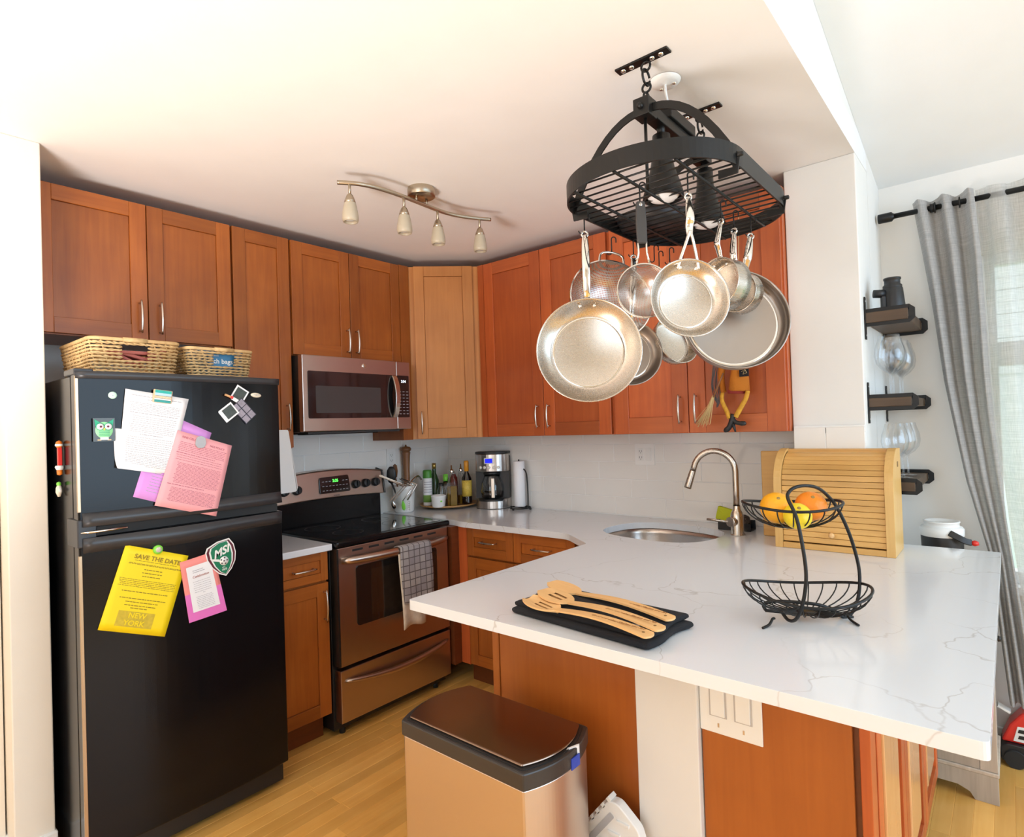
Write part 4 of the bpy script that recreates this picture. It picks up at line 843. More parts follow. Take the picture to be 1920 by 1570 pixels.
MB().lathe([(0, 0), (.027, 0), (.028, .01), (.028, .145), (.012, .18), (.0115, .21)], 24, c).build('glass_body', darkglass, t); MB().lathe([(.012, .185), (.0135, .186), (.0145, .238), (.011, .245), (0, .245)], 18, c).build('capsule', plain('orange_foil', (.8, .32, .02), .4), t)
MB().lathe([(.0284, .045), (.0286, .045), (.0286, .135), (.0284, .135)], 24, c).build('label', plain('yellow_label', (.75, .5, .08), .5, var=.4, vscale=120), t)
# coffee maker
c = Vector((.515, -.133, CZT+.0005)); ck = math.radians(38)
t = thing('coffee_maker', 'stainless and black drip coffee maker with blue display on the counter', 'coffee maker', c)
def cb(x0, x1, y0, y1, z0, z1): return MB().box(c.x+x0, c.x+x1, c.y+y0, c.y+y1, c.z+z0, c.z+z1)
def dsh(r, z0, z1, nm, mt, a0=-PI, a1=0, par=None, y=-.0):
    m = MB(); P = [(c.x+r*math.cos(a0+(a1-a0)*i/20), c.y+y+r*.78*math.sin(a0+(a1-a0)*i/20)) for i in range(21)]+[(c.x+r, c.y+.075), (c.x-r, c.y+.075)]
    return m.prism(P, lambda a, b: (a, b, c.z+z0), (0, 0, z1-z0)).build(nm, mt, par or t, bevel=.003)
RB = .108
dsh(RB, 0, .062, 'base', steel_x); dsh(RB+.001, -.0003, .004, 'foot_ring', rubber)
cb(-RB, RB, .02, .076, .062, .335).build('rear_column', blackp, t, bevel=.004)
dsh(RB, .235, .345, 'head', steel_x); dsh(RB+.001, .3455, .36, 'lid', blackp)
cb(-RB-.001, RB+.001, -.005, .02, .062, .235).build('carafe_bay', blackp, t)
MB().lathe([(.09, 0), (.093, .012), (.0, .012)], 30, c+Vector((0, -.012, .05))).build('warming_plate', blackp, t)
g = MB().lathe([(.035, .002), (.066, .006), (.074, .045), (.066, .10), (.05, .135), (.048, .15)], 30, c+Vector((0, -.012, .064))).build('carafe', glass, t, solid=.002)
MB().lathe([(0, .003), (.064, .007), (.071, .045), (0, .046)], 30, c+Vector((0, -.012, .064))).build('coffee', darkglass, g); MB().lathe([(.05, .15), (.055, .152), (.052, .17), (0, .172)], 30, c+Vector((0, -.012, .064))).build('carafe_lid', blackp, t)
MB().obox(c+Vector((.026, -.102, .135)), (1, 0, 0), Yv, Z, .012, .008, .062).build('carafe_handle', steel_z, t, bevel=.004)
cb(-.03, .03, -.0885, -.080, .285, .322).build('display_bezel', plain('white_bezel', (.8, .8, .85), .3), t, bevel=.002); cb(-.023, .023, -.0895, -.0886, .291, .317).build('blue_screen', g_blue, t)
for i in range(5): a = -PI/2+(i-2)*.28; MB().lathe([(0, .006), (.0085, .006), (.0095, 0)], 16, c+Vector((RB*math.cos(a), RB*.78*math.sin(a)+.001, .262)), (math.cos(a), math.sin(a), 0)).build('button', plain('button_white', (.9, .88, .8), .3), t)
# paper towel holder
c = Vector((.722, -.115, CZT)); t = thing('paper_towel_holder', 'dark wire paper towel holder beside the coffee maker', 'paper towel holder', c)
m = MB().tube(arc(c+Vector((0, 0, .012)), .065, 0, 2*PI, 28, Xv, Yv), .004, 8).tube([c+Vector((-.065, 0, .012)), c+Vector((.075, 0, .012))], .004, 8).tube([c+Vector((0, 0, .012)), c+Vector((0, 0, .31))], .004, 8); m.build('base_ring', blackm, t)
MB().tube(spline([c+Vector((.062, 0, .012)), c+Vector((.065, 0, .1)), c+Vector((.06, 0, .21)), c+Vector((.045, 0, .245)), c+Vector((.03, 0, .25))]), .004, 8).build('side_arm', blackm, t)
for dx, dy in ((-.075, .0), (.08, 0), (0, -.068), (0, .055)): MB().lathe([(0, .008), (.006, .005), (.008, 0), (.006, -.005), (0, -.008)], 12, c+Vector((dx, dy, .0085))).build('ball_foot', blackm, t)
tag(MB().lathe([(.012, .02), (.034, .02), (.036, .022), (.036, .298), (.034, .30), (.012, .30)], 32, c).build('paper_towel_roll', plain('paper_roll', (.93, .93, .95), .8), bevel=0), 'nearly used roll of white paper towel on the wire holder', 'paper towel')
# sponge tray behind the faucet
c = Vector((2.075, -.175, CZT+.0005)); t = thing('sponge_tray', 'small black tray behind the faucet', 'tray', c)
MB().box(c.x-.075, c.x+.075, c.y-.035, c.y+.035, c.z, c.z+.006).box(c.x-.075, c.x-.071, c.y-.035, c.y+.035, c.z+.006, c.z+.045).box(c.x-.071, c.x+.075, c.y+.031, c.y+.035, c.z+.006, c.z+.045).box(c.x-.071, c.x+.075, c.y-.035, c.y-.031, c.z+.006, c.z+.035).build('tray', blackp, t, bevel=.0015)
tag(MB().obox(c+Vector((-.045, .0, .065)), (1, 0, -.25), Yv, (.25, 0, 1), .046, .013, .032).build('sponge', plain('lime_sponge', (.62, .66, .03), .9, bump=1, bscale=300), bevel=.006), 'yellow-green sponge standing in the tray behind the faucet', 'sponge')
m = MB()
for i in range(26):
    q = c+Vector((.035, 0, .042)); ax = Vector((random.uniform(-1, 1), random.uniform(-1, 1), random.uniform(-1, 1))).normalized(); X_ = ax.orthogonal().normalized()
    m.tube([q+(p)*random.uniform(.9, 1.05) for p in arc((0, 0, 0), .029, 0, 2*PI, 12, X_, ax.cross(X_))], .0016, 4)
tag(m.build('steel_scrubber', plain('dark_steel_wool', (.12, .09, .07), .4, metal=.6)), 'dark steel wool scrubber behind the faucet beside the sponge', 'scrubber')
# ================================================================== TRACK LIGHT
TZt = 2.41
bp = [at(u, v, z=TZt) for u, v in ((632, 342), (672, 345), (713, 354), (757, 369), (795, 384), (835, 399), (873, 407), (920, 412))]
t = thing('track_light', 'brushed nickel wavy ceiling track light with four frosted shades', 'ceiling light', (bp[4].x, bp[4].y, HC))
cn = at(790, 358, z=HC-.01)
MB().lathe([(.058, HC-.0005), (.060, HC-.006), (.060, HC-.034), (.056, HC-.038), (0, HC-.038)], 36, (cn.x, cn.y, 0)).build('canopy', bronze_n, t)
spn = spline(bp, 8); MB().tube(spn, .0085, 12).build('bar', bronze_n, t)
for u in (.03, -.03):
    q = min(spn, key=lambda p: (p-Vector((cn.x, cn.y+u, TZt))).length); MB().tube([(q.x, q.y, TZt), (q.x, q.y, HC-.036)], .005, 8).build('post', bronze_n, t)
for u, v in ((655, 346), (757, 369), (821, 395), (902, 410)):
    q = min(spn, key=lambda p: (p-at(u, v, z=TZt)).length); q = Vector(q)
    h = MB().cyl(q, q-Vector((0, 0, .045)), .0055, n=12).lathe([(.006, 0), (.012, -.006), (.020, -.026), (.0225, -.036), (0, -.036)], 24, q-Vector((0, 0, .043))).build('socket', bronze_n, t)
    MB().lathe([(.0215, -.034), (.026, -.05), (.0315, -.085), (.032, -.10), (.029, -.112), (.025, -.112), (.027, -.10), (.0265, -.085), (.021, -.05), (.018, -.037)], 28, q-Vector((0, 0, .043))).build('shade', frost, h)
    MB().lathe([(0, -.104), (.018, -.104), (.021, -.092), (.021, -.06), (0, -.06)], 18, q-Vector((0, 0, .043))).build('bulb', bulbm, h)
t_ = [o for o in COL.objects if o.name.startswith('coffee_maker')][0]; t_.rotation_euler = (0, 0, math.radians(28))
# ================================================================== POT RACK
RX, RY0, RY1, RZ = 2.30, -1.385, -1.035, 2.085      # centre line, straight part of the band, lower edge
HW, EL, BH = .253, .225, .052
rk = thing('pot_rack', 'black metal oval hanging pot rack with two downlights', 'pot rack', (RX, -1.21, RZ))
def oval(z, hw=HW, el=EL, n=44):
    P = [Vector((RX+hw*math.cos(a), RY1+el*math.sin(a), z)) for a in [PI*i/n for i in range(n+1)]]
    P += [Vector((RX+hw*math.cos(a), RY0+el*math.sin(a), z)) for a in [PI+PI*i/n for i in range(n+1)]]; return P
MB().tube(oval(RZ+BH/2), 0, closed=True, flat=(.005, BH, (0, 0, 1))).build('band', blackm, rk)
def half(y):
    if RY0 <= y <= RY1: return HW
    d = (y-RY1)/EL if y > RY1 else (y-RY0)/EL
    return HW*math.sqrt(max(0, 1-d*d))
gz = RZ+.006
for i in range(19):
    y = RY0-EL+.03+i*(RY1-RY0+2*EL-.06)/18
    MB().tube([(RX-half(y)+.003, y, gz), (RX+half(y)-.003, y, gz)], .0026, 6).build('grid_wire', blackm, rk)
for dx in (-.15, 0, .15):
    e = EL*math.sqrt(1-(dx/HW)**2); MB().tube([(RX+dx, RY0-e+.003, gz-.006), (RX+dx, RY1+e-.003, gz-.006)], .0042, 8).build('long_rod', blackm, rk)
BZ = 2.322
beam = MB().obox((RX, -1.21, BZ), Xv, Yv, Zv, .019, .225, .016).build('top_beam', blackm, rk, bevel=.002)
for y in (-1.415, -1.005):
    b = MB().obox((RX, y, BZ), Xv, Yv, Zv, .024, .026, .026).build('end_block', blackm, beam, bevel=.002)
    sg = -1 if y < -1.2 else 1
    MB().lathe([(0, .012), (.008, .010), (.009, 0)], 12, (RX, y+sg*.026, BZ), (0, sg, 0)).build('bolt', blackm, beam)
    P = []
    for i in range(21):
        a = PI*i/20; q = -1+2*i/20; P.append(Vector((RX+(HW-.004)*q, y, RZ+.02+(BZ-RZ-.02)*(1-abs(q)**2.3))))
    MB().tube(P, 0, flat=(.022, .005, (0, 1, 0))).build('arch_strap', blackm, rk)
    for s in (-1, 1):
        MB().tube([(RX+s*(HW-.004), y, RZ+.02), (RX+s*(HW-.006), y, RZ-.012), (RX+s*(HW-.05), y, RZ-.012)], 0, flat=(.022, .005, (0, 1, 0))).build('strap_foot', blackm, rk)
        MB().lathe([(0, .014), (.006, .012), (.007, 0)], 10, (RX+s*(HW+.003), y, RZ+.026), (s, 0, 0)).build('clip_bolt', blackm, rk)
    MB().tube([(RX, y, BZ-.02), (RX, y, gz)], .0048, 8).build('drop_rod', blackm, rk)
MB().box(RX-.028, RX+.028, -1.30, -1.12, BZ+.016, BZ+.05).build('junction_box', blackm, rk, bevel=.003)
for (y, nm) in ((-1.315, 'a'), (-.985, 'b')):
    c = Vector((RX, y, RZ+.012)); ld = MB().lathe([(.058, 0), (.060, .004), (.052, .035), (.036, .085), (.028, .13), (.026, .185), (0, .19)], 28, c).cyl(c+Vector((0, 0, .185)), c+Vector((0, 0, .225)), .012, n=12).build('lamp_cone', blackm, rk)
    MB().lathe([(.0585, 0), (.061, -.004), (.052, -.006), (.050, 0)], 32, c).build('lamp_ring', blackm, ld)
    MB().lathe([(0, -.014), (.02, -.012), (.038, -.006), (.047, .004)], 28, c).build('lamp_lens', bulbm, ld)
def ringc(c, r, a, b, rad=.0034): return MB().tube(arc(c, r, 0, 2*PI, 18, a, b)[:-1], rad, 8, closed=True)
for y in (-1.40, -1.01):
    pl = MB().obox((RX-.01, y, HC-.003), Xv, Yv, Zv, .082, .016, .003).build('ceiling_plate', blackm, rk, bevel=.001)
    for dx in (-.062, -.035, .03, .057): MB().lathe([(0, -.005), (.007, -.003), (.008, 0)], 12, (RX-.01+dx, y, HC-.006), Zv).build('screw_head', steel_pol, pl)
    top, bot = HC-.006, BZ+.026; L_ = (top-bot)
    ringc(Vector((RX, y, top-.016)), .014, Xv, Zv).build('chain_ring', blackm, rk)
    MB().tube(arc((RX, y, top-.048), .022, .3, 2*PI-.1, 16, Yv, Zv), .0036, 8).build('open_hook', blackm, rk)
    ringc(Vector((RX, y, top-.078)), .013, Xv, Zv).build('chain_ring', blackm, rk)
    ringc(Vector((RX, y, bot+.008)), .020, Yv, Zv).build('chain_ring', blackm, rk)
# white electrical plate on the ceiling, with white cable
c = at(1247, 152, z=HC-.002)
t = thing('ceiling_box_cover', 'white round electrical cover on the ceiling beside the pot rack plate', 'ceiling plate', c)
MB().lathe([(0, -.014), (.035, -.012), (.045, -.004), (.047, 0)], 28, c).build('cover', trim_w, t); MB().tube(spline([c-Vector((0, 0, .012)), c+Vector((.01, -.02, -.05)), Vector((RX, -1.25, BZ+.07)), Vector((RX, -1.22, BZ+.05))]), .004, 8).build('cable', trim_w, t)
for dx, dy in ((.025, .01), (-.02, .015)): MB().lathe([(0, -.016), (.005, -.015), (.006, -.012)], 10, c+Vector((dx, dy, 0))).build('screw', steel_pol, t)
# dark pan lying on the rack
c = Vector((2.145, -1.07, RZ+.0125)); t = thing('griddle_pan', 'dark round pan lying on top of the pot rack grid', 'pan', c)
MB().lathe([(0, 0), (.105, 0), (.13, .03), (.134, .03), (.108, -.003), (0, -.003)], 36, c+Vector((.0, 0, .004))).build('pan', plain('dark_pan', (.05, .05, .055), .35, metal=.5), t)
MB().tube([c+Vector((.02, .125, .03)), c+Vector((.05, .22, .035))], .011, 10).build('handle', blackp, t)
# ---- hanging cookware. local frame: Z = mouth direction, Y = up, X = across; origin at the hook
def hang(nm, lb, cat, u, v, turn=0, lean=0, roll=0, z=2.028):
    h = at(u, v, z=z); vd = (CPOS-h); vd.z = 0; vd.normalize(); n_ = Matrix.Rotation(math.radians(turn), 3, 'Z') @ vd
    X_ = Vector((0, 0, 1)).cross(n_); Mx = Matrix((X_, Vector((0, 0, 1)), n_)).transposed()
    Mx = Mx @ Matrix.Rotation(math.radians(roll), 3, 'Z') @ Matrix.Rotation(math.radians(lean), 3, 'X')
    t_ = thing(nm, lb, cat, h, rot=Mx, group='cookware hanging from the pot rack'); return t_, h, Mx
HK = []
def s_hook(lbl, p, up=.045):
    t_ = thing('s_hook', lbl, 'hook', p+Vector((0, 0, up)), group='black hooks on the pot rack'); X_ = Vector((CU.x, CU.y, 0)); sd = Vector((CR.x, CR.y, 0)).normalized()
    P = arc(p+Vector((0, 0, up-.0))+sd*.008, .008, PI, 0, 8, sd, Zv)[::-1]; P = [p+Vector((0, 0, up-.012))+sd*.016]+P+[p+Vector((0, 0, up*.5)), p+Vector((0, 0, .0))]+arc(p+sd*-.009+Vector((0, 0, .0)), .009, 0, -PI, 8, sd, Zv)
    MB().tube(P, .0021, 6).build('wire', blackm, t_); return t_
def skillet(nm, lb, u, v, R_, dist, hook_lb, depth=.045, flare=.78, turn=0, lean=0, roll=0, hw=.013, long=True, z=2.028, mat=None, double=False):
    """R_ rim radius, dist = hook to pan centre"""
    t_, h, Mx = hang(nm, lb, 'pan', u, v, turn, lean, roll, z); c_ = Vector((0, -dist, 0)); rb = R_*flare; mat = mat or steel_pan
    pf = [(0, -depth), (rb*.96, -depth), (rb+.004, -depth*.9), ((rb+R_)/2+min(.006, (R_-rb)*.2), -depth*.45), (R_-.003, -.004), (R_, 0), (R_+.003, .001), (R_+.003, -.002), ((rb+R_)/2+.003+min(.006, (R_-rb)*.2), -depth*.48), (rb+.007, -depth*.96), (rb*.97, -depth-.0035), (0, -depth-.0035)]
    pan = MB().lathe(pf, 56, c_).build('pan_body', [mat], t_)
    MB().lathe([(rb*.9, -depth+.0006), (rb*.925, -depth+.0012), (rb*.95, -depth+.0006)], 56, c_).build('base_ring', steel_pol, pan)
    top = c_.y+R_; lo = top-.006
    if double:
        for s in (-1, 1): MB().tube(spline([(s*.028, top-.022, -.012), (s*.02, top+.01, -.004), (s*.008, top+.05, .006), (0, top+.075, .008)], 5), .0042, 8).build('handle_leg', steel_pol, t_)
        hl0 = top+.06
    else: hl0 = top-.004
    P = [Vector((0, hl0, -.012 if not double else .006)), Vector((0, hl0+.03, .004)), Vector((0, (hl0-.03)/2, .012)), Vector((0, -.04, .006)), Vector((0, -.012, .0))]
    n_ = 14; P = spline(P, 5); m = MB(); k_ = len(P)
    vs = []
    for i, p in enumerate(P):
        s = i/(k_-1); w = hw*(.62+.38*math.sin(PI*min(1, s*1.1))) if i < k_-1 else hw*.75; th_ = .0035+.002*math.sin(PI*s)
        for a in range(10): an = 2*PI*a/10; vs.append(p+Vector((w*math.cos(an), 0, th_*math.sin(an))))
    m.add(vs, [(i*10+j, i*10+(j+1) % 10, (i+1)*10+(j+1) % 10, (i+1)*10+j) for i in range(k_-1) for j in range(10)]+[tuple(range(10)), tuple(range(10*(k_-1), 10*k_))], 0, True)
    hd = m.build('handle', steel_pol, t_)
    MB().tube(arc((0, -.010, 0), hw*.72, 0, 2*PI, 16, Xv, Yv)[:-1], .0032, 8, closed=True).build('hanging_loop', steel_pol, hd)
    for s in (-.022, .022): MB().lathe([(0, .004), (.004, .003), (.0055, 0)], 10, (s, top-.020, -.010), (0, -.5, 1)).build('rivet', steel_pol, pan)
    s_hook(hook_lb, h+Vector((0, 0, .002))); return t_
skillet('frying_pan', 'largest bright frying pan hanging lowest at the front left of the rack', 1096, 434, .158, .372, 'black S-hook at the left end of the rack carrying the lowest frying pan', depth=.042, flare=.74, turn=2, lean=-4, roll=0)
skillet('frying_pan', 'medium steel frying pan with forked handle hanging in the middle', 1290, 362, .101, .283, 'black S-hook in the middle of the rack carrying the fork-handled pan', depth=.036, flare=.74, turn=20, lean=-6, roll=-3, double=True, hw=.012)
skillet('skillet', 'big stained flat skillet hanging at the right end of the rack', 1408, 438, .160, .292, 'black S-hook furthest right carrying the big stained skillet', depth=.05, flare=.93, turn=14, lean=-10, roll=-13, mat=steel_worn)
skillet('frying_pan', 'dark steel pan half hidden behind the wire strainer', 1188, 478, .112, .355, 'black S-hook behind the strainer carrying the half-hidden dark pan', depth=.04, flare=.8, turn=14, lean=-4, roll=-5, mat=steelmat('dull_pan_steel', (.42, .37, .33), .35, 'z'))
skillet('small_pan', 'small pan tilted sideways, mostly hidden between two larger pans', 1256, 492, .090, .315, 'black S-hook at the back carrying the small tilted pan', depth=.045, flare=.85, turn=38, lean=-15, roll=-8, hw=.009)
skillet('saucepan', 'small polished saucepan turned sideways at the upper right', 1352, 410, .072, .190, 'black S-hook right of centre carrying the small polished saucepan', depth=.060, flare=.97, turn=-36, lean=-4, roll=-4, hw=.011)
skillet('saucepan', 'saucepan hidden behind the small polished one, only its handle shows', 1376, 428, .060, .200, 'black S-hook between the saucepan and the big skillet', depth=.05, flare=.97, turn=-25, lean=0, roll=0, hw=.012)
# strainer with black grip
t, h, Mx = hang('wire_strainer', 'fine wire mesh strainer with long black grip', 'strainer', 1200, 380, 12, -4, 0); c_ = Vector((0, -.245, 0)); R_ = .0735
MB().tube(arc(c_, R_, 0, 2*PI, 48, Xv, Yv)[:-1], 0, closed=True, flat=(.003, .008, (0, 0, 1))).build('rim', steel_pol, t)
MB().lathe([(R_-.002, 0), (R_*.93, -.022), (R_*.72, -.045), (R_*.4, -.06), (0, -.065)], 40, c_).build('mesh_bowl', gauze, t)
for s in (-.011, .011): MB().tube([(s*1.6, c_.y+R_-.002, 0), (s, c_.y+R_+.03, .002), (s, -.08, .002)], .0028, 8).build('handle_wire', steel_pol, t)
MB().prism(rounded([(-.013, -.115), (.013, -.115), (.0145, -.06), (.012, .002), (-.012, .002), (-.0145, -.06)], .006), lambda a, b: (a, b, -.005), (0, 0, .012)).build('grip', plain('black_grip', (.045, .042, .04), .5), t, bevel=.003)
MB().lathe([(.0, .0005), (.0035, .0005), (.0045, 0)], 10, (0, -.008, .0075)).build('grip_eyelet', steel_pol, t); s_hook('black S-hook carrying the black-gripped wire strainer', h+Vector((0, 0, .002)))
# perforated colander
t, h, Mx = hang('colander', 'perforated steel colander with loop handles at the left of the rack', 'colander', 1147, 474, 20, -14, -8); R_ = .145; c_ = Vector((.0, -R_-.035, 0))
MB().lathe([(R_-.002, 0), (R_*.95, -.03), (R_*.82, -.065), (R_*.55, -.09), (.05, -.10), (0, -.10)], 48, c_).build('perforated_bowl', perf, t)
MB().tube(arc(c_, R_, 0, 2*PI, 48, Xv, Yv)[:-1], 0, closed=True, flat=(.004, .012, (0, 0, 1))).build('rim', steel_pol, t)
for s in (1, -1): MB().tube(spline([(-.045, c_.y+s*(R_-.008), 0), (-.038, c_.y+s*(R_+.025), 0), (0, c_.y+s*(R_+.035), 0), (.038, c_.y+s*(R_+.025), 0), (.045, c_.y+s*(R_-.008), 0)], 6), .0042, 8).build('loop_handle', steel_pol, t)
s_hook('black S-hook behind the left pan carrying the colander', h+Vector((0, 0, .002)))
for u, v, lb in ((1227, 487, 'empty black S-hook left of the small pan'), (1236, 497, 'empty black S-hook right beside the other empty one')): s_hook(lb, at(u, v, z=2.03))
# ================================================================== WICKER BASKETS ON THE FRIDGE
def wbasket(nm, lb, y0, y1, x0, x1, z0, h, flare=.012, win=(.33, .62)):
    t = thing(nm, lb, 'basket', ((x0+x1)/2, (y0+y1)/2, z0)); rows = 9
    def per(z, off=0):
        f_ = flare*(z-z0)/h+off; P = rounded([(x0-f_, y0-f_), (x1+f_, y0-f_), (x1+f_, y1+f_), (x0-f_, y1+f_)], .03)
        out = []
        for i in range(len(P)):
            a, b = Vector(P[i]), Vector(P[(i+1) % len(P)]); n_ = max(1, int((b-a).length/.010))
            out += [a.lerp(b, k/n_) for k in range(n_)]
        return out
    m = MB()
    for r in range(rows):
        z = z0+.007+r*(h-.02)/(rows-1); P = per(z)
        for ph in (0, PI):
            Q = []
            for i, p in enumerate(P):
                c_ = Vector(((x0+x1)/2, (y0+y1)/2)); o = (p-c_).normalized()*.0035*math.sin(i*PI/2+ph+r*PI/2); zz = z+.0022*math.cos(i*PI/2+ph)+random.uniform(-.0012, .0012)
                fy = (p.y-y0)/(y1-y0)
                gap = win and p.x > x1-.01 and win[0] < fy < win[1] and rows-5 <= r <= rows-2
                if gap:
                    if len(Q) > 1: m.tube(Q, .0036, 5)
                    Q = []
                else: Q.append(Vector((p.x+o.x, p.y+o.y, zz)))
            if len(Q) > 1: m.tube(Q+([Q[0]] if len(Q) == len(P) else []), .0036, 5)
    wv = m.build('woven_strands', wicker, t); wv['kind'] = 'stuff'
    P0, P1 = per(z0+.004), per(z0+h)
    m = MB()
    for i in range(0, len(P0), 4):
        fy = (P0[i].y-y0)/(y1-y0)
        P1y = (P1[min(i, len(P1)-1)].y-y0)/(y1-y0)
        if win and P0[i].x > x1-.02 and (win[0]-.02 < fy < win[1]+.02 or win[0]-.02 < P1y < win[1]+.02): continue
        m.tube([(P0[i].x, P0[i].y, z0+.004), (P1[min(i, len(P1)-1)].x, P1[min(i, len(P1)-1)].y, z0+h)], .0024, 5)
    m.build('uprights', wicker, t)['kind'] = 'stuff'
    MB().tube([(p.x, p.y, z0+h) for p in P1], .0065, 8, closed=True).build('rim', wicker, t)
    MB().tube([(x1+flare+.001, y0+(y1-y0)*win[0], z0+h), (x1+flare+.001, y0+(y1-y0)*win[1], z0+h)], .0085, 8).build('wrapped_handle', wicker, t)
    MB().box(x0+.006, x1-.006, y0+.006, y1-.006, z0+.002, z0+.008).build('bottom', wicker, t); return t
FT = 1.66
wbasket('wicker_basket', 'larger woven basket on the left of the refrigerator top', -2.335, -2.076, .36, .70, FT, .118)
wbasket('wicker_basket', 'smaller woven basket with blue packet on the right of the refrigerator top', -2.026, -1.797, .42, .70, FT, .108, win=(.38, .70))
m = MB()
for i in range(5): m.obox((.64+.006*(i % 3), -2.22+.018*i, FT+.055+.012*(i % 3)), (.05, 1, .25*(i-2)), (1, -.05, 0), Zv, .06, .03, .006)
tag(m.build('folded_cloth', plain('dusty_red_cloth', (.55, .16, .13), .8), bevel=.004), 'dusty red cloth packed inside the larger wicker basket', 'cloth')
t = thing('sandwich_bag_box', 'blue carton of bags inside the smaller wicker basket', 'box', (.62, -1.89, FT+.009))
MB().box(.56, .685, -1.985, -1.815, FT+.0095, FT+.108).build('carton', skyblue, t, bevel=.001); MB().box(.565, .68, -1.98, -1.82, FT+.1082, FT+.109).build('top_panel', whitep, t)
text('lettering', 'ch bags', .026, whitep, t, frame((.6858, -1.895, FT+.065), Yv, Zv, Xv), bold=.0004); text('lettering', 'Classic', .010, whitep, t, frame((.6858, -1.925, FT+.088), Yv, Zv, Xv))
# ================================================================== PENINSULA TOP
# bread box
bx0, bx1, by0, by1, bz = 2.332, 2.741, -.468, -.268, CZT+.0005
t = thing('bread_box', 'bamboo roll-top bread box standing against the pier', 'bread box', ((bx0+bx1)/2, (by0+by1)/2, bz)); BHt = .385
prof = [(by1, 0), (by0, 0), (by0, .25)]+[(by0+.13-.13*math.cos(a), .25+.135*math.sin(a)) for a in [PI/2*i/8 for i in range(1, 9)]]+[(by1, BHt)]
bamz = woodmat('bamboo_upright', (.68, .38, .11), (.80, .49, .17), 'z', rough=.4, coat=.1, obvar=.05, grain=90)
for a, b in ((bx0, bx0+.014), (bx1-.014, bx1)): MB().prism(prof, lambda u, v, a=a: (a, u, bz+v), (b-a, 0, 0)).build('side_panel', bamz, t, bevel=.002)
arcp = [(by0+.008, z_) for z_ in (.035, .25)]+[(by0+.13-.122*math.cos(a), .25+.127*math.sin(a)) for a in [PI/2*i/12 for i in range(1, 13)]]
# rim strips following the side profile
for a, b in ((bx0+.0005, bx0+.028), (bx1-.028, bx1-.0005)):
    pp = [(by0-.003, 0), (by0-.003, .25)]+[(by0+.13-.133*math.cos(q), .25+.138*math.sin(q)) for q in [PI/2*i/8 for i in range(1, 9)]]; m = MB(); n_ = len(pp)
    pi_ = [(by0+.008, 0), (by0+.008, .25)]+[(by0+.13-.122*math.cos(q), .25+.127*math.sin(q)) for q in [PI/2*i/8 for i in range(1, 9)]]
    vs = []
    for (p, q) in zip(pp, pi_): vs += [(a, p[0], bz+p[1]), (b, p[0], bz+p[1]), (b, q[0], bz+q[1]), (a, q[0], bz+q[1])]
    m.add(vs, [(i*4+j, i*4+(j+1) % 4, (i+1)*4+(j+1) % 4, (i+1)*4+j) for i in range(n_-1) for j in range(4)]+[(0, 1, 2, 3), (4*n_-4, 4*n_-3, 4*n_-2, 4*n_-1)]); m.build('front_trim', bamz, t)
MB().box(bx0+.014, bx1-.014, by0+.12, by1, bz+BHt-.012, bz+BHt-.001).build('top_board', bamboo, t, bevel=.001)
MB().box(bx0+.028, bx1-.028, by0-.001, by0+.018, bz, bz+.022).build('bottom_rail', bamboo, t, bevel=.002)
MB().box(bx0+.014, bx1-.014, by0+.02, by1, bz+.002, bz+.012).box(bx0+.014, bx1-.014, by1-.008, by1, bz+.012, bz+BHt-.013).build('inner_case', bamboo, t)
# tambour slats
Ls = [0]; AP = [(by0+.010, .026), (by0+.010, .25)]+[(by0+.132-.122*math.cos(a), .25+.122*math.sin(a)) for a in [PI/2*i/16 for i in range(1, 17)]]
for i in range(1, len(AP)): Ls.append(Ls[-1]+math.dist(AP[i], AP[i-1]))
def along(s):
    for i in range(1, len(AP)):
        if s <= Ls[i]+1e-9: q = (s-Ls[i-1])/(Ls[i]-Ls[i-1]); return Vector((AP[i-1][0]+(AP[i][0]-AP[i-1][0])*q, AP[i-1][1]+(AP[i][1]-AP[i-1][1])*q))
    return Vector(AP[-1])
ns = 19
for i in range(ns):
    a, b = along(Ls[-1]*i/ns), along(Ls[-1]*(i+1)/ns); c_ = (a+b)/2; d = (b-a); ln = d.length; d.normalize()
    MB().obox(((bx0+bx1)/2, c_.x, bz+c_.y), Xv, (0, d.x, d.y), (0, -d.y, d.x), (bx1-bx0)/2-.029, ln/2-.0007, .004).build('tambour_slat', bamboo, t, bevel=.0012, seg=1)
MB().lathe([(0, .02), (.008, .019), (.011, .012), (.007, .003), (.006, 0)], 16, ((bx0+bx1)/2, by0+.005, bz+.063), (0, -1, 0)).build('knob', beech, t)
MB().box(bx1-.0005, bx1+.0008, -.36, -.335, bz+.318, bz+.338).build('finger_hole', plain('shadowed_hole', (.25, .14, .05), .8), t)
tag(MB().box(2.222, 2.350, -.262, -.248, CZT+.0005, CZT+.372).build('cutting_board', bamboo, bevel=.004), 'bamboo cutting board standing behind the left end of the bread box', 'cutting board')
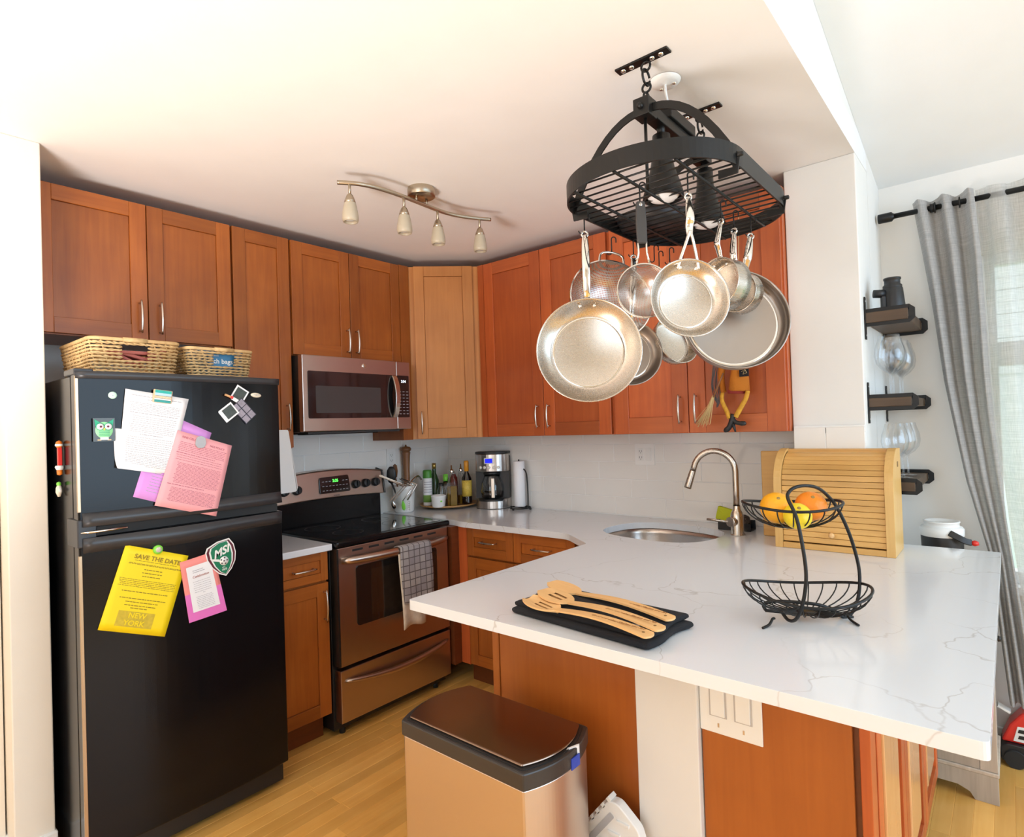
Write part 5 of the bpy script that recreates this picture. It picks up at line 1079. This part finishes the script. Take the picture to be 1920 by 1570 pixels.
# two-tier wire fruit basket
bc = Vector((2.655, -1.335, CZT)); t = thing('fruit_basket', 'two-tier black wire fruit basket on the peninsula', 'fruit basket', bc)
def wirebowl(c_, a, b, zr, zb, nm, rot, n=26, rr=.0028, dip=.012):
    cr, sr = math.cos(rot), math.sin(rot); W2 = lambda x, y, z: Vector((c_.x+x*cr-y*sr, c_.y+x*sr+y*cr, z))
    rim = [W2(a*math.cos(q), b*math.sin(q), zr+dip*math.cos(2*q)) for q in [2*PI*i/48 for i in range(48)]]
    bw = MB().tube(rim, rr*1.3, 8, closed=True).build(nm, blackm, t)
    for i in range(n):
        q = 2*PI*(i+.5)/n; P = []
        for k_ in range(9): s = k_/8; r_ = .16+.84*math.sin(s*PI/2); P.append(W2(a*r_*math.cos(q), b*r_*math.sin(q), zb+(zr+dip*math.cos(2*q)-zb)*(1-math.cos(s*PI/2))**.9))
        MB().tube(P, rr*.62, 5).build('bowl_wire', blackm, bw)
    MB().lathe([(0, 0), (a*.2, 0), (a*.2, .002), (0, .002)], 20, (c_.x, c_.y, zb-.001)).build('centre_disc', blackm, bw)
ang = math.radians(28)
wirebowl(bc, .150, .118, .990, .934, 'lower_bowl', ang)
ub = Vector((2.632, -1.345, 0)); wirebowl(ub, .118, .098, 1.208, 1.150, 'upper_bowl', ang, n=20, dip=.006)
def Q(u, v, y): return at(u, v, y=y)
frm = [(1466, 1148, -1.40), (1478, 1163, -1.42), (1492, 1162, -1.44), (1503, 1140, -1.455), (1510, 1105, -1.46), (1511, 1070, -1.46), (1504, 1020, -1.46), (1493, 970, -1.455), (1478, 937, -1.445), (1478, 925, -1.435), (1489, 915, -1.42), (1510, 911, -1.39), (1532, 915, -1.35), (1550, 928, -1.31), (1568, 950, -1.28), (1588, 990, -1.255), (1602, 1030, -1.24), (1611, 1070, -1.235), (1611, 1110, -1.24), (1603, 1140, -1.25), (1590, 1156, -1.262), (1575, 1155, -1.28), (1545, 1137, -1.33), (1500, 1130, -1.36), (1455, 1128, -1.375), (1432, 1133, -1.385), (1436, 1145, -1.39)]
fp = [Q(*q) for q in frm]
MB().tube(spline(fp, 6)+[fp[0]], .0042, 10).build('frame_loop', blackm, t)
for (u, v, y), (u2, v2, y2) in (((1452, 1160, -1.42), (1430, 1178, -1.455)), ((1582, 1158, -1.27), (1610, 1173, -1.308))):
    a = Q(u, v, y); b = at(u2, v2, z=CZT+.003); mid = a.lerp(b, .45); mid.z = CZT+.006
    MB().tube(spline([a, Vector((a.x, a.y, CZT+.02)).lerp(b, .15), mid, b], 6), .0032, 8).build('foot', blackm, t)
for d in ((-.06, .11), (.09, .08)): p = bc+Vector((d[0], d[1], .003)); MB().tube(spline([bc+Vector((d[0]*.5, d[1]*.5, .03)), p+Vector((-d[0]*.2, -d[1]*.2, .004)), p], 6), .0032, 8).build('foot', blackm, t)
def fruit(nm, lb, c_, r, mt, sq=.94):
    t_ = thing(nm, lb, 'fruit', c_-Vector((0, 0, r*sq))); m = MB()
    m.lathe([(r*math.sin(PI*i/18)*(1-.02*math.cos(6*i)), -r*sq*math.cos(PI*i/18)) for i in range(19)], 32, c_, (.3, -.6, .75)).build('peel', mt, t_)
    MB().lathe([(0, .0015), (.004, .001), (.005, -.001)], 8, c_+Vector((.3, -.6, .75)).normalized()*r*sq, (.3, -.6, .75)).build('stem_scar', plain('scar_brown', (.35, .22, .06), .8), t_)
fruit('orange', 'bright orange at the left of the upper wire bowl', Vector((2.596, -1.345, 1.196)), .041, flesh)
fruit('orange', 'deep orange fruit at the back right of the upper wire bowl', Vector((2.668, -1.305, 1.200)), .038, flesh2)
fruit('lemon', 'yellow-green lemon with brown scar at the front of the upper bowl', Vector((2.655, -1.382, 1.184)), .033, lemon)
# folded black towel and three bamboo utensils
TA, TB, TD = Vector((1.994, -1.713, 0)), Vector((2.425, -1.755, 0)), Vector((2.45, -1.585, 0)); TU = (TB-TA).normalized(); TV = Vector((-TU.y, TU.x, 0)); TL, TW = .435, .20
t = thing('folded_towel', 'folded black terry towel lying under the wooden utensils', 'towel', TA+TU*TL/2+TV*TW/2+Vector((0, 0, CZT)))
def towel_layer(z0, th_, dx, dy, w, l, nm):
    m = MB(); n_ = 20; prof_ = []
    for i in range(11): a = -PI/2+PI*i/10; prof_.append((l/2-th_/2+math.cos(a)*th_/2, th_/2+math.sin(a)*th_/2))
    for i in range(11): a = PI/2+PI*i/10; prof_.append((-l/2+th_/2+math.cos(a)*th_/2, th_/2+math.sin(a)*th_/2))
    rows_ = []
    for k_ in range(n_+1):
        s = k_/n_; e = 1-.25*max(0, abs(2*s-1)-.9)*10
        rows_.append([TA+TU*(TL/2+dx+p[0]+.006*math.sin(s*7+dx*90))+TV*(TW/2+dy+(s-.5)*w)+Vector((0, 0, CZT+.0008+z0+th_/2+(p[1]-th_/2)*e+.002*math.sin(p[0]*25+s*5+z0*200)*(1 if z0 > 0 else 0))) for p in prof_])
    vs = [q for r in rows_ for q in r]; n2 = len(prof_)
    m.add(vs, [(i*n2+j, i*n2+(j+1) % n2, (i+1)*n2+(j+1) % n2, (i+1)*n2+j) for i in range(n_) for j in range(n2)]+[tuple(range(n2)), tuple(range(n_*n2, (n_+1)*n2))], 0, True)
    return m.build(nm, darktowel, t)
towel_layer(0, .019, 0, 0, TW, TL, 'lower_fold'); towel_layer(.0185, .016, -.004, .006, TW-.012, TL-.012, 'upper_fold')
TT = CZT+.038
MB().obox(TA+TU*.372+TV*.030+Vector((0, 0, TT+.0005)), TU+TV*.3, TV-TU*.3, Zv, .018, .011, .0005).build('care_label', paper, t)
def spatula(nm, lb, p0, p1, headl, headw, kind, z):
    """p0 head tip, p1 handle end (measured on the towel)"""
    p0, p1 = Vector((p0.x, p0.y, z)), Vector((p1.x, p1.y, z)); d = (p1-p0).normalized(); s_ = Vector((-d.y, d.x, 0)); L_ = (p1-p0).length
    t_ = thing(nm, lb, 'utensil', (p0+p1)/2)
    hwid = lambda q: headw*math.sqrt(max(0, 1-((q-headl*.45)/(headl*.52))**2)) if q < headl*.97 else 0
    def width(q):
        neck = .0115+.0085*min(1, max(0, (q-headl)/(L_-headl)))**.8
        if q > L_-.01: neck *= math.sqrt(max(.05, 1-((q-L_+.01)/.0102)**2))
        return max(hwid(q), neck if q > headl*.75 else 0, .004)
    N_ = 110; qs = [L_*i/N_ for i in range(N_+1)]; nc = 8
    def pt(q, w, top): 
        zz = .012*(1-min(1, q/headl))**1.5+.010*math.sin(PI*min(1, max(0, (q-headl)/(L_-headl))))-( .006*(1-w*w) if q < headl and kind == 'spoon' else 0)
        return p0+d*q+s_*width(q)*w+Vector((0, 0, zz+(.0045 if top else 0)))
    slots = {'slotted': [(-.38, -.14), (.14, .38)], 'spoon': [(-.3, -.12), (.12, .3)], 'turner': []}[kind]
    ws = sorted({-1, -.8, .8, 1, 0, *[x for sl in slots for x in sl]}); m = MB(); vs = []; idx = {}
    for i, q in enumerate(qs):
        for j, w in enumerate(ws):
            for k_ in (0, 1): idx[i, j, k_] = len(vs); vs.append(pt(q, w, k_))
    fs = []; sl_rng = (headl*.3, headl*.72)
    hole = lambda i, j: any(abs(ws[j]-a) < 1e-6 or (a < ws[j] < b) for a, b in slots) and sl_rng[0] < qs[i] < sl_rng[1]
    for i in range(N_):
        for j in range(len(ws)-1):
            if 0 <= i and hole(i, j): continue
            fs.append((idx[i, j, 1], idx[i, j+1, 1], idx[i+1, j+1, 1], idx[i+1, j, 1])); fs.append((idx[i, j, 0], idx[i+1, j, 0], idx[i+1, j+1, 0], idx[i, j+1, 0]))
        for j in (0, len(ws)-1): fs.append((idx[i, j, 0], idx[i+1, j, 0], idx[i+1, j, 1], idx[i, j, 1]))
    for i in (0, N_):
        for j in range(len(ws)-1): fs.append((idx[i, j, 0], idx[i, j+1, 0], idx[i, j+1, 1], idx[i, j, 1]))
    m.add(vs, fs, 0, False); m.build('blade_and_handle', beech, t_)
    e = pt(L_-.022, 0, 1); MB().lathe([(0, .0008), (.0034, .0008), (.0038, 0)], 12, e).build('hanging_hole', plain('dark_hole', (.25, .13, .04), .8), t_)
    text('engraving', 'Good and other Kitchen and Salt', .0115, plain('burnt_brown', (.38, .17, .05), .7), t_, frame(pt(L_-.095, 0, 1)+Vector((0, 0, .0012)), d, s_, Zv), shear=.35)
def Tp(u, v, z): return at(u, v, z=z)
spatula('slotted_turner', 'slotted bamboo turner in the middle of the towel', Tp(1018, 1112, TT+.012), Tp(1243, 1181, TT+.009), .115, .040, 'slotted', TT+.006)
spatula('wooden_turner', 'rearmost bamboo turner behind the other two utensils', Tp(1035, 1098, TT+.004), Tp(1262, 1164, TT), .115, .038, 'turner', TT)
spatula('slotted_spoon', 'slotted bamboo spoon at the front of the towel', Tp(990, 1126, TT+.006), Tp(1222, 1196, TT+.001), .115, .040, 'spoon', TT+.001)
# ================================================================== TRASH CAN
tx0, tx1, ty0, ty1 = 1.762, 2.222, -1.935, -1.675
t = thing('trash_can', 'rectangular stainless step trash can with black rim in front of the peninsula', 'trash can', ((tx0+tx1)/2, (ty0+ty1)/2, 0))
def tpoly(e=0, bow=.035):
    P = []; n_ = 26
    for i in range(n_+1): s = i/n_; P.append((tx1+e-bow*((2*s-1)**2)+.012, ty0-e+(ty1-ty0+2*e)*s))
    for i in range(n_+1): s = 1-i/n_; P.append((tx0-e+bow*((2*s-1)**2)-.012, ty0-e+(ty1-ty0+2*e)*s))
    return rounded(P, [.0045 if i in (0, n_, n_+1, 2*n_+1) else 0 for i in range(len(P))])
def tpr(e, z0, z1, nm, mt, par=None, bev=0, smooth=True):
    return MB().prism(tpoly(e), lambda a, b: (a, b, z0), (0, 0, z1-z0), smooth=False).build(nm, mt, par or t, bevel=bev)
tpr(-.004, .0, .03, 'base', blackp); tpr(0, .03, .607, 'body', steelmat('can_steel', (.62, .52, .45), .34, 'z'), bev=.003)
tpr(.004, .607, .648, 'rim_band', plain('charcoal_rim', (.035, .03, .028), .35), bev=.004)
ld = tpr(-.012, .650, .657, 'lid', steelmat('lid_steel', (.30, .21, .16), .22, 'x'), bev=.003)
tpr(-.006, .648, .650, 'lid_gap', blackp)
MB().prism([(2.225, -1.800), (2.237, -1.765), (2.234, -1.757), (2.222, -1.79)], lambda a, b: (a, b, .61), (0, 0, .04)).build('white_liner_corner', paper, t)
MB().box(2.2375, 2.240, -1.80, -1.765, .605, .632).build('blue_liner_print', plain('blue_liner', (.02, .06, .45), .4), t)
MB().box((tx0+tx1)/2-.07, (tx0+tx1)/2+.07, ty0-.035, ty0-.001, .012, .022).build('pedal', steel_x, t, bevel=.003)
# folding plastic step stool leaning by the post
c = at(1165, 1545, y=-1.66); t = thing('step_stool', 'white plastic folding step stool leaning by the cream post', 'stool', (2.27, -1.68, 0))
ax = Vector((.62, 0, .78)).normalized(); an_ = Vector((-.78, 0, .62)).normalized(); org = Vector((2.165, -1.60, .285))
brd = MB().prism(rounded([(-.35, -.075), (.165, -.075), (.185, -.045), (.185, .03), (.165, .05), (-.35, .05)], .012), lambda a, b: org+ax*a+an_*b+Vector((0, -.03, 0)), (0, .03, 0)).build('folded_leaf', whitep, t, bevel=.003)
for i in range(9): MB().obox(org+ax*(.17-.028*i)+an_*.05+Vector((0, -.015, 0)), ax, Yv, an_, .006, .015, .006).build('edge_rib', whitep, brd, bevel=.001)
MB().prism(rounded([(.0, .012), (.15, .012), (.15, .028), (.0, .028)], .006), lambda a, b: org+ax*a+an_*b+Vector((0, -.0308, 0)), (0, .001, 0)).build('carry_slot', plain('slot_grey', (.5, .5, .52), .5), brd)
for i in range(7): MB().obox(org+ax*(.16-.045*i)+an_*-.012+Vector((0, -.032, 0)), ax*.8+an_*.6, Yv, an_*.8-ax*.6, .004, .003, .018).build('brace_rib', whitep, brd, bevel=.001)
for a_, b_ in ((.13, -.058), (.08, -.062), (.02, -.058), (-.04, -.06)): MB().lathe([(0, .0015), (.0065, .001), (.007, 0)], 14, org+ax*a_+an_*b_+Vector((0, -.0305, 0)), (0, -1, 0)).build('grip_dot', plain('dark_dot', (.12, .02, .02), .4), brd)
MB().prism([(-.35, -.07), (-.05, -.07), (-.05, .04), (-.35, .04)], lambda a, b: org+ax*a+an_*b+Vector((0, .004, 0)), (0, .025, 0)).build('second_leaf', whitep, t, bevel=.003)
# ================================================================== SHELVES BESIDE THE PIER
SX0, SX1, SYA, SYB = XH+.002, 2.792, -.222, .262
shn = ['topmost', 'middle', 'lowest']
for i, (z0, z1) in enumerate(((1.795, 1.843), (1.457, 1.498), (1.125, 1.165))):
    t = thing('wall_shelf', '%s dark wood shelf on black brackets beside the curtain' % shn[i], 'shelf', (SX0, 0, z0), group='bracketed shelves beside the pier')
    MB().box(SX0+.001, SX1-.012, SYA+.004, SYB-.004, z0+.003, z1-.003).build('board', walnut, t, bevel=.002)
    for y in (SYA, SYB-.022):
        b = MB().box(SX0, SX0+.004, y, y+.022, z0-.062, z1+.062).build('bracket', blackm, t, bevel=.001)
        MB().tube([(SX0, y+.011, z0), (SX1-.008, y+.011, z0), (SX1, y+.011, z0+.008), (SX1, y+.011, z1-.006), (SX1-.008, y+.011, z1+.001), (SX0, y+.011, z1+.001)], 0, flat=(.022, .004, (0, 1, 0))).build('strap', blackm, b)
        for zz in (z0-.045, z1+.045): MB().lathe([(0, .002), (.004, .001), (.005, 0)], 10, (SX0+.004, y+.011, zz), Xv).build('screw', steel_x, b)
gp = [(0, 0), (.034, 0), (.035, .0015), (.006, .005), (.0038, .012), (.0036, .085), (.008, .096), (.03, .112), (.047, .135), (.053, .165), (.050, .195), (.040, .225), (.0355, .245)]
gi = [(.0345, .245), (.039, .225), (.0488, .195), (.0518, .165), (.0458, .136), (.029, .1135), (.007, .098), (0, .0965)]
g0 = None
def wineglass(x, y, z, lb, s=1):
    global g0
    if g0 is None:
        t_ = thing('wine_glass', lb, 'wine glass', (x, y, z), group='stemmed glasses on the wall shelves', local=True)
        MB().lathe(gp, 36).build('glass', stemglass, t_); g0 = t_
    else: t_ = copy_tree(g0); t_.location = (x, y, z); t_['label'] = lb
    t_.scale = (s, s, s); return t_
wineglass(2.705, -.150, 1.4985, 'front-most large wine glass on the middle shelf', 1.02)
wineglass(2.700, -.040, 1.4985, 'second wine glass from the front on the middle shelf')
wineglass(2.712, .070, 1.4985, 'third wine glass from the front on the middle shelf')
wineglass(2.708, .180, 1.4985, 'wine glass furthest back on the middle shelf')
wineglass(2.712, -.155, 1.1655, 'front wine glass on the lowest shelf, partly behind the bread box', .92)
wineglass(2.722, -.035, 1.1655, 'wine glass in the middle of the lowest shelf', .92)
wineglass(2.726, .085, 1.1655, 'wine glass furthest back on the lowest shelf', .92)
c = Vector((2.722, -.13, 1.8425)); t = thing('camera_lens_gadget', 'black tapered gadget with side nozzle standing on the topmost shelf', 'gadget', c)
MB().lathe([(0, 0), (.043, 0), (.044, .004), (.036, .095), (.0, .095)], 30, c).build('body', blackp, t, bevel=.002)
MB().lathe([(.034, .0955), (.034, .106), (.028, .112), (.028, .128), (.031, .130), (.031, .137), (0, .137)], 30, c).build('collar', blackp, t)
MB().cyl(c+Vector((-.025, -.02, .075)), c+Vector((-.062, -.035, .078)), .017, .016).build('side_nozzle', blackp, t); MB().obox(c+Vector((-.03, -.03, .04)), (1, .4, 0), (-.4, 1, 0), Zv, .007, .012, .022).build('trigger', blackp, t, bevel=.002)
# ================================================================== CURTAINS
t = thing('curtain_rod', 'black curtain rod with barrel end cap above the window', 'curtain rod', (2.65, .17, 2.312))
MB().cyl((2.70, .17, 2.312), (4.7, .17, 2.312), .0115, n=16).build('rod', blackm, t); MB().lathe([(0, 0), (.020, 0), (.021, .003), (.021, .052), (.014, .058), (.012, .062)], 24, (2.642, .17, 2.312), Xv).build('end_cap', blackm, t)
MB().box(2.835, 2.855, .17, .279, 2.305, 2.319).box(2.835, 2.855, .273, .279, 2.29, 2.335).build('wall_bracket', blackm, t); MB().cyl((2.835, .17, 2.312), (2.855, .17, 2.312), .019, n=18).build('bracket_ring', blackm, t)
def lerpz(T, z):
    for (za, xa), (zb, xb) in zip(T, T[1:]):
        if z >= zb: s = (z-zb)/(za-zb); return xb+(xa-xb)*s
    return T[-1][1]
LT = [(2.36, 2.770), (1.912, 2.823), (1.551, 2.857), (1.143, 2.916), (.818, 2.985), (.6, 3.0), (.2, 3.03), (.02, 3.05)]
RT = [(2.36, 2.985), (2.07, 3.001), (1.585, 3.010), (1.365, 3.018), (.972, 3.045), (.715, 3.07), (.3, 3.11), (.02, 3.13)]
def curtain(nm, lb, Lf, Rf, nf, amp, mt, y=.17, ph=0, nu=150, nv=40, z1=2.352, zb=.236):
    t_ = thing(nm, lb, 'curtain', (Lf(1.2), y, zb))
    def fn(u, v):
        z = z1+(zb-z1)*v; L_, R_ = Lf(z), Rf(z); A = amp*(1-.25*v); s = math.sin(2*PI*nf*u+ph)
        s = math.copysign(abs(s)**.75, s)
        return Vector((L_+(R_-L_)*(u+.035/nf*math.sin(4*PI*nf*u+2*v)), y+A*s+.006*math.sin(17*u+9*v), z+.006*math.sin(2*PI*nf*u+.5)*(1-v)))
    MB().grid(fn, nu, nv).build('cloth', mt, t_); return t_, fn
c1, f1 = curtain('grey_curtain', 'gathered grey linen curtain panel drawn towards the window edge', lambda z: lerpz(LT, z), lambda z: lerpz(RT, z), 2.5, .032, linen, ph=2.6)
for u in (.17, .37, .57, .77): p = f1(u, .02); MB().tube(arc((p.x, .17, 2.312), .021, 0, 2*PI, 18, Yv, Zv)[:-1], .003, 6, closed=True).build('grommet', blackm, c1)
curtain('sheer_curtain', 'sheer light-filled part of the grey curtain hanging across the window', lambda z: lerpz(RT, z)+.004, lambda z: 3.62+.0*z, 5, .026, sheer, ph=1.2, nu=200)
# ================================================================== GREY CABINET, JUG, TOY
t = thing('weathered_cabinet', 'weathered grey wooden cabinet on bracket feet behind the peninsula', 'cabinet', (2.82, 0, 0)); gx0, gx1, gy0, gy1 = 2.66, 2.993, -.208, .13
MB().box(gx0, gx1-.006, gy0+.012, gy1, .10, .79).build('body', greywood, t, bevel=.002)
MB().box(gx0-.006, gx1+.004, gy0-.004, gy1+.004, .79, .812).build('top', greywood, t, bevel=.003)
for a, b in ((gx0, gx0+.045), (gx1-.052, gx1)): MB().box(a, b, gy0, gy0+.012, .115, .79).build('stile', greywood, t, bevel=.0015)
for a, b in ((.115, .165), (.74, .79)): MB().box(gx0+.046, gx1-.053, gy0, gy0+.012, a, b).build('rail', greywood, t, bevel=.0015)
MB().prism([(gx0, .02), (gx0, .1), (gx1, .1), (gx1, 0), (gx1-.07, 0), (gx1-.085, .025), (gx1-.12, .04), (gx0+.12, .04), (gx0+.085, .025), (gx0+.07, 0), (gx0, 0)], lambda a, b: (a, gy0-.004, b), (0, .02, 0)).build('bracket_base', greywood, t, bevel=.0015)
MB().box(gx0-.002, gx1+.003, gy0-.006, gy1, .1, .114).build('base_moulding', greywood, t, bevel=.003)
MB().box(gx1-.02, gx1, gy1-.03, gy1, 0, .1).build('back_foot', greywood, t); MB().box(gx0, gx0+.02, gy1-.03, gy1, 0, .1).build('back_foot', greywood, t)
MB().lathe([(.004, 0), (.004, .01), (.011, .016), (.009, .024), (0, .025)], 14, (gx1-.001, -.185, .60), Xv).build('knob', blackp, t)
c = Vector((2.838, .035, .8125)); t = thing('drinks_cooler', 'round white and black drinks cooler jug behind the countertop edge', 'cooler', c)
MB().lathe([(0, 0), (.066, 0), (.070, .01), (.073, .115), (.072, .12)], 32, c).build('body', blackp, t); MB().lathe([(.0735, .112), (.076, .118), (.076, .142), (.070, .150), (.060, .153)], 36, c).build('white_shoulder', whitep, t)
MB().lathe([(.060, .153), (.060, .166), (.063, .168), (.063, .172), (.056, .173), (.052, .168), (0, .167)], 36, c).build('lid', whitep, t); MB().tube(spline([c+Vector((.03, -.07, .135)), c+Vector((.06, -.072, .118)), c+Vector((.082, -.065, .105)), c+Vector((.098, -.055, .10))], 5), 0, flat=(.024, .010, (0, -1, .4))).build('handle', blackp, t, bevel=.003); MB().lathe([(0, .012), (.013, .006), (.014, -.006), (0, -.012)], 14, c+Vector((.108, -.05, .098))).build('red_button', redp, t)
c = Vector((3.125, .20, .0)); t = thing('toy_car', 'red and black toy race car on the floor below the curtain', 'toy', c); S = 1.0
MB().prism(rounded([(-.13, .02), (-.13, .075), (-.11, .09), (.14, .09), (.15, .02)], .01), lambda a, b: c+Vector((a, -.075, b)), (0, .13, 0)).build('chassis', blackp, t, bevel=.004)
MB().prism([(-.128, .09), (-.10, .16), (-.06, .215), (.02, .225), (.10, .19), (.145, .10), (.145, .0905), (-.06, .0905)], lambda a, b: c+Vector((a, -.055, b)), (0, .09, 0)).build('body_shell', redp, t, bevel=.008)
MB().prism([(-.09, .10), (-.075, .16), (.005, .165), (.02, .10)], lambda a, b: c+Vector((a, -.058, b)), (0, .003, 0)).build('white_grille', whitep, t, bevel=.001)
for k_ in range(2): MB().prism([(-.075, .112+k_*.024), (-.071, .126+k_*.024), (-.003, .13+k_*.024), (.002, .114+k_*.024)], lambda a, b: c+Vector((a, -.0595, b)), (0, .001, 0)).build('grille_slot', blackp, t)
for a in (-.085, .095): MB().cyl(c+Vector((a, -.085, .035)), c+Vector((a, -.055, .035)), .035, n=22).build('wheel', rubber, t)
MB().obox(c+Vector((-.115, -.03, .215)), (1, 0, -.5), Yv, (.5, 0, 1), .022, .02, .004).build('white_tag', whitep, t)
# ================================================================== HANGING DOLL
Yd = -.395
def D_(u, v, y=Yd): return at(u, v, y=y)
t = thing('hanging_doll', 'orange felt doll with broom and black boots hanging before the cabinets', 'doll', D_(1378, 690))
def band_(P, r, mt, nm, n=10): return MB().tube(spline(P, 5), [r[0]+(r[1]-r[0])*i/((len(P)-1)*5) for i in range((len(P)-1)*5+1)], n).build(nm, mt, t, bevel=0)
m = MB(); m.lathe([(.018, .20), (.030, .12), (.042, .05), (.046, 0), (.040, -.004), (.0, -.004)], 20, D_(1386, 732), (0.05, 0, 1), sy=.55); m.build('dress', feltor, t)
MB().lathe([(.044, .004), (.040, -.012), (.0, -.012)], 20, D_(1382, 733), (0.05, 0, 1), sy=.5).build('hem', darkred, t)
band_([D_(1368, 640), D_(1354, 690), D_(1353, 715), D_(1357, 736)], (.016, .012), feltor, 'sleeve')
MB().lathe([(0, .055), (.03, .045), (.036, 0), (.028, -.03), (.01, -.045)], 20, D_(1385, 612), Zv).build('head', plain('doll_face', (.75, .5, .35), .8), t)
MB().lathe([(.075, 0), (.07, .004), (.035, .008), (.03, .03), (.004, .12), (0, .12)], 24, D_(1385, 600), Zv).build('hat', darktowel, t)
MB().tube([D_(1385, 560), D_(1385, 400)], .0012, 5).build('hanging_string', straw, t)
MB().obox(D_(1395, 699, Yd-.028), Xv, Yv, Zv, .019, .003, .016).build('black_patch', darktowel, t); MB().tube([D_(1390, 697, Yd-.033), D_(1396, 694, Yd-.033), D_(1393, 702, Yd-.033), D_(1400, 699, Yd-.033), D_(1395, 690, Yd-.033)], .001, 4).build('stitching', straw, t)
band_([D_(1355, 735), D_(1354, 752), D_(1362, 770), D_(1368, 785)], (.008, .010), legprint, 'leg'); band_([D_(1402, 733), D_(1398, 748), D_(1387, 768), D_(1379, 782)], (.009, .011), legprint, 'leg')
def boot(P, r): MB().tube(spline(P, 4), r, 10).build('boot', blackp, t)
boot([D_(1375, 777), D_(1371, 792), D_(1366, 803), D_(1358, 809)], [.011]*9+[.012, .011, .009, .006]); boot([D_(1372, 782), D_(1378, 791), D_(1388, 794), D_(1399, 794)], [.009]*9+[.011, .010, .009, .005])
MB().tube([D_(1374, 795), D_(1377, 803), D_(1379, 810)], [.009, .006, .004], 8).build('boot_heel', blackp, t)
m = MB()
for i in range(14): o = (i-7)*.0022; m.tube(spline([D_(1345+random.uniform(-2, 2), 680)+Vector((o, 0, 0)), D_(1343+random.uniform(-3, 3), 720)+Vector((o*1.5, random.uniform(-.006, .006), 0)), D_(1346+random.uniform(-2, 2), 745)+Vector((o*1.2, 0, 0)), D_(1345+random.uniform(-2, 2), 758+random.uniform(-8, 8))], 4), .0016, 4)
m.build('grey_yarn_hair', hairgrey, t)['kind'] = 'stuff'
MB().tube([D_(1356, 700, Yd-.012), D_(1338, 745, Yd-.012)], .004, 8).build('broom_stick', millwood, t)
m = MB()
for i in range(34): s = i/33; m.tube([D_(1336+s*4, 742, Yd-.012), D_(1328+s*8, 762+random.uniform(-3, 3), Yd-.012+random.uniform(-.008, .008)), D_(1304+s*26+random.uniform(-2, 2), 796+random.uniform(-8, 9)-4*s, Yd-.012+random.uniform(-.014, .012))], .0011, 4)
m.build('broom_straw', straw, t)['kind'] = 'stuff'

def rescale(prefix, sc):
    for o in COL.objects:
        if o.name == prefix: o.scale = sc
rescale('owl_magnet', (1, 1.28, 1.28)); rescale('photo_cluster', (1, 1.2, 1.2)); rescale('candy_dispenser', (.62, .7, .8)); rescale('figurine_magnet', (.8, .8, .85)); rescale('pepper_mill', (1.0, 1.0, 1.06))
bpy.context.view_layer.update()
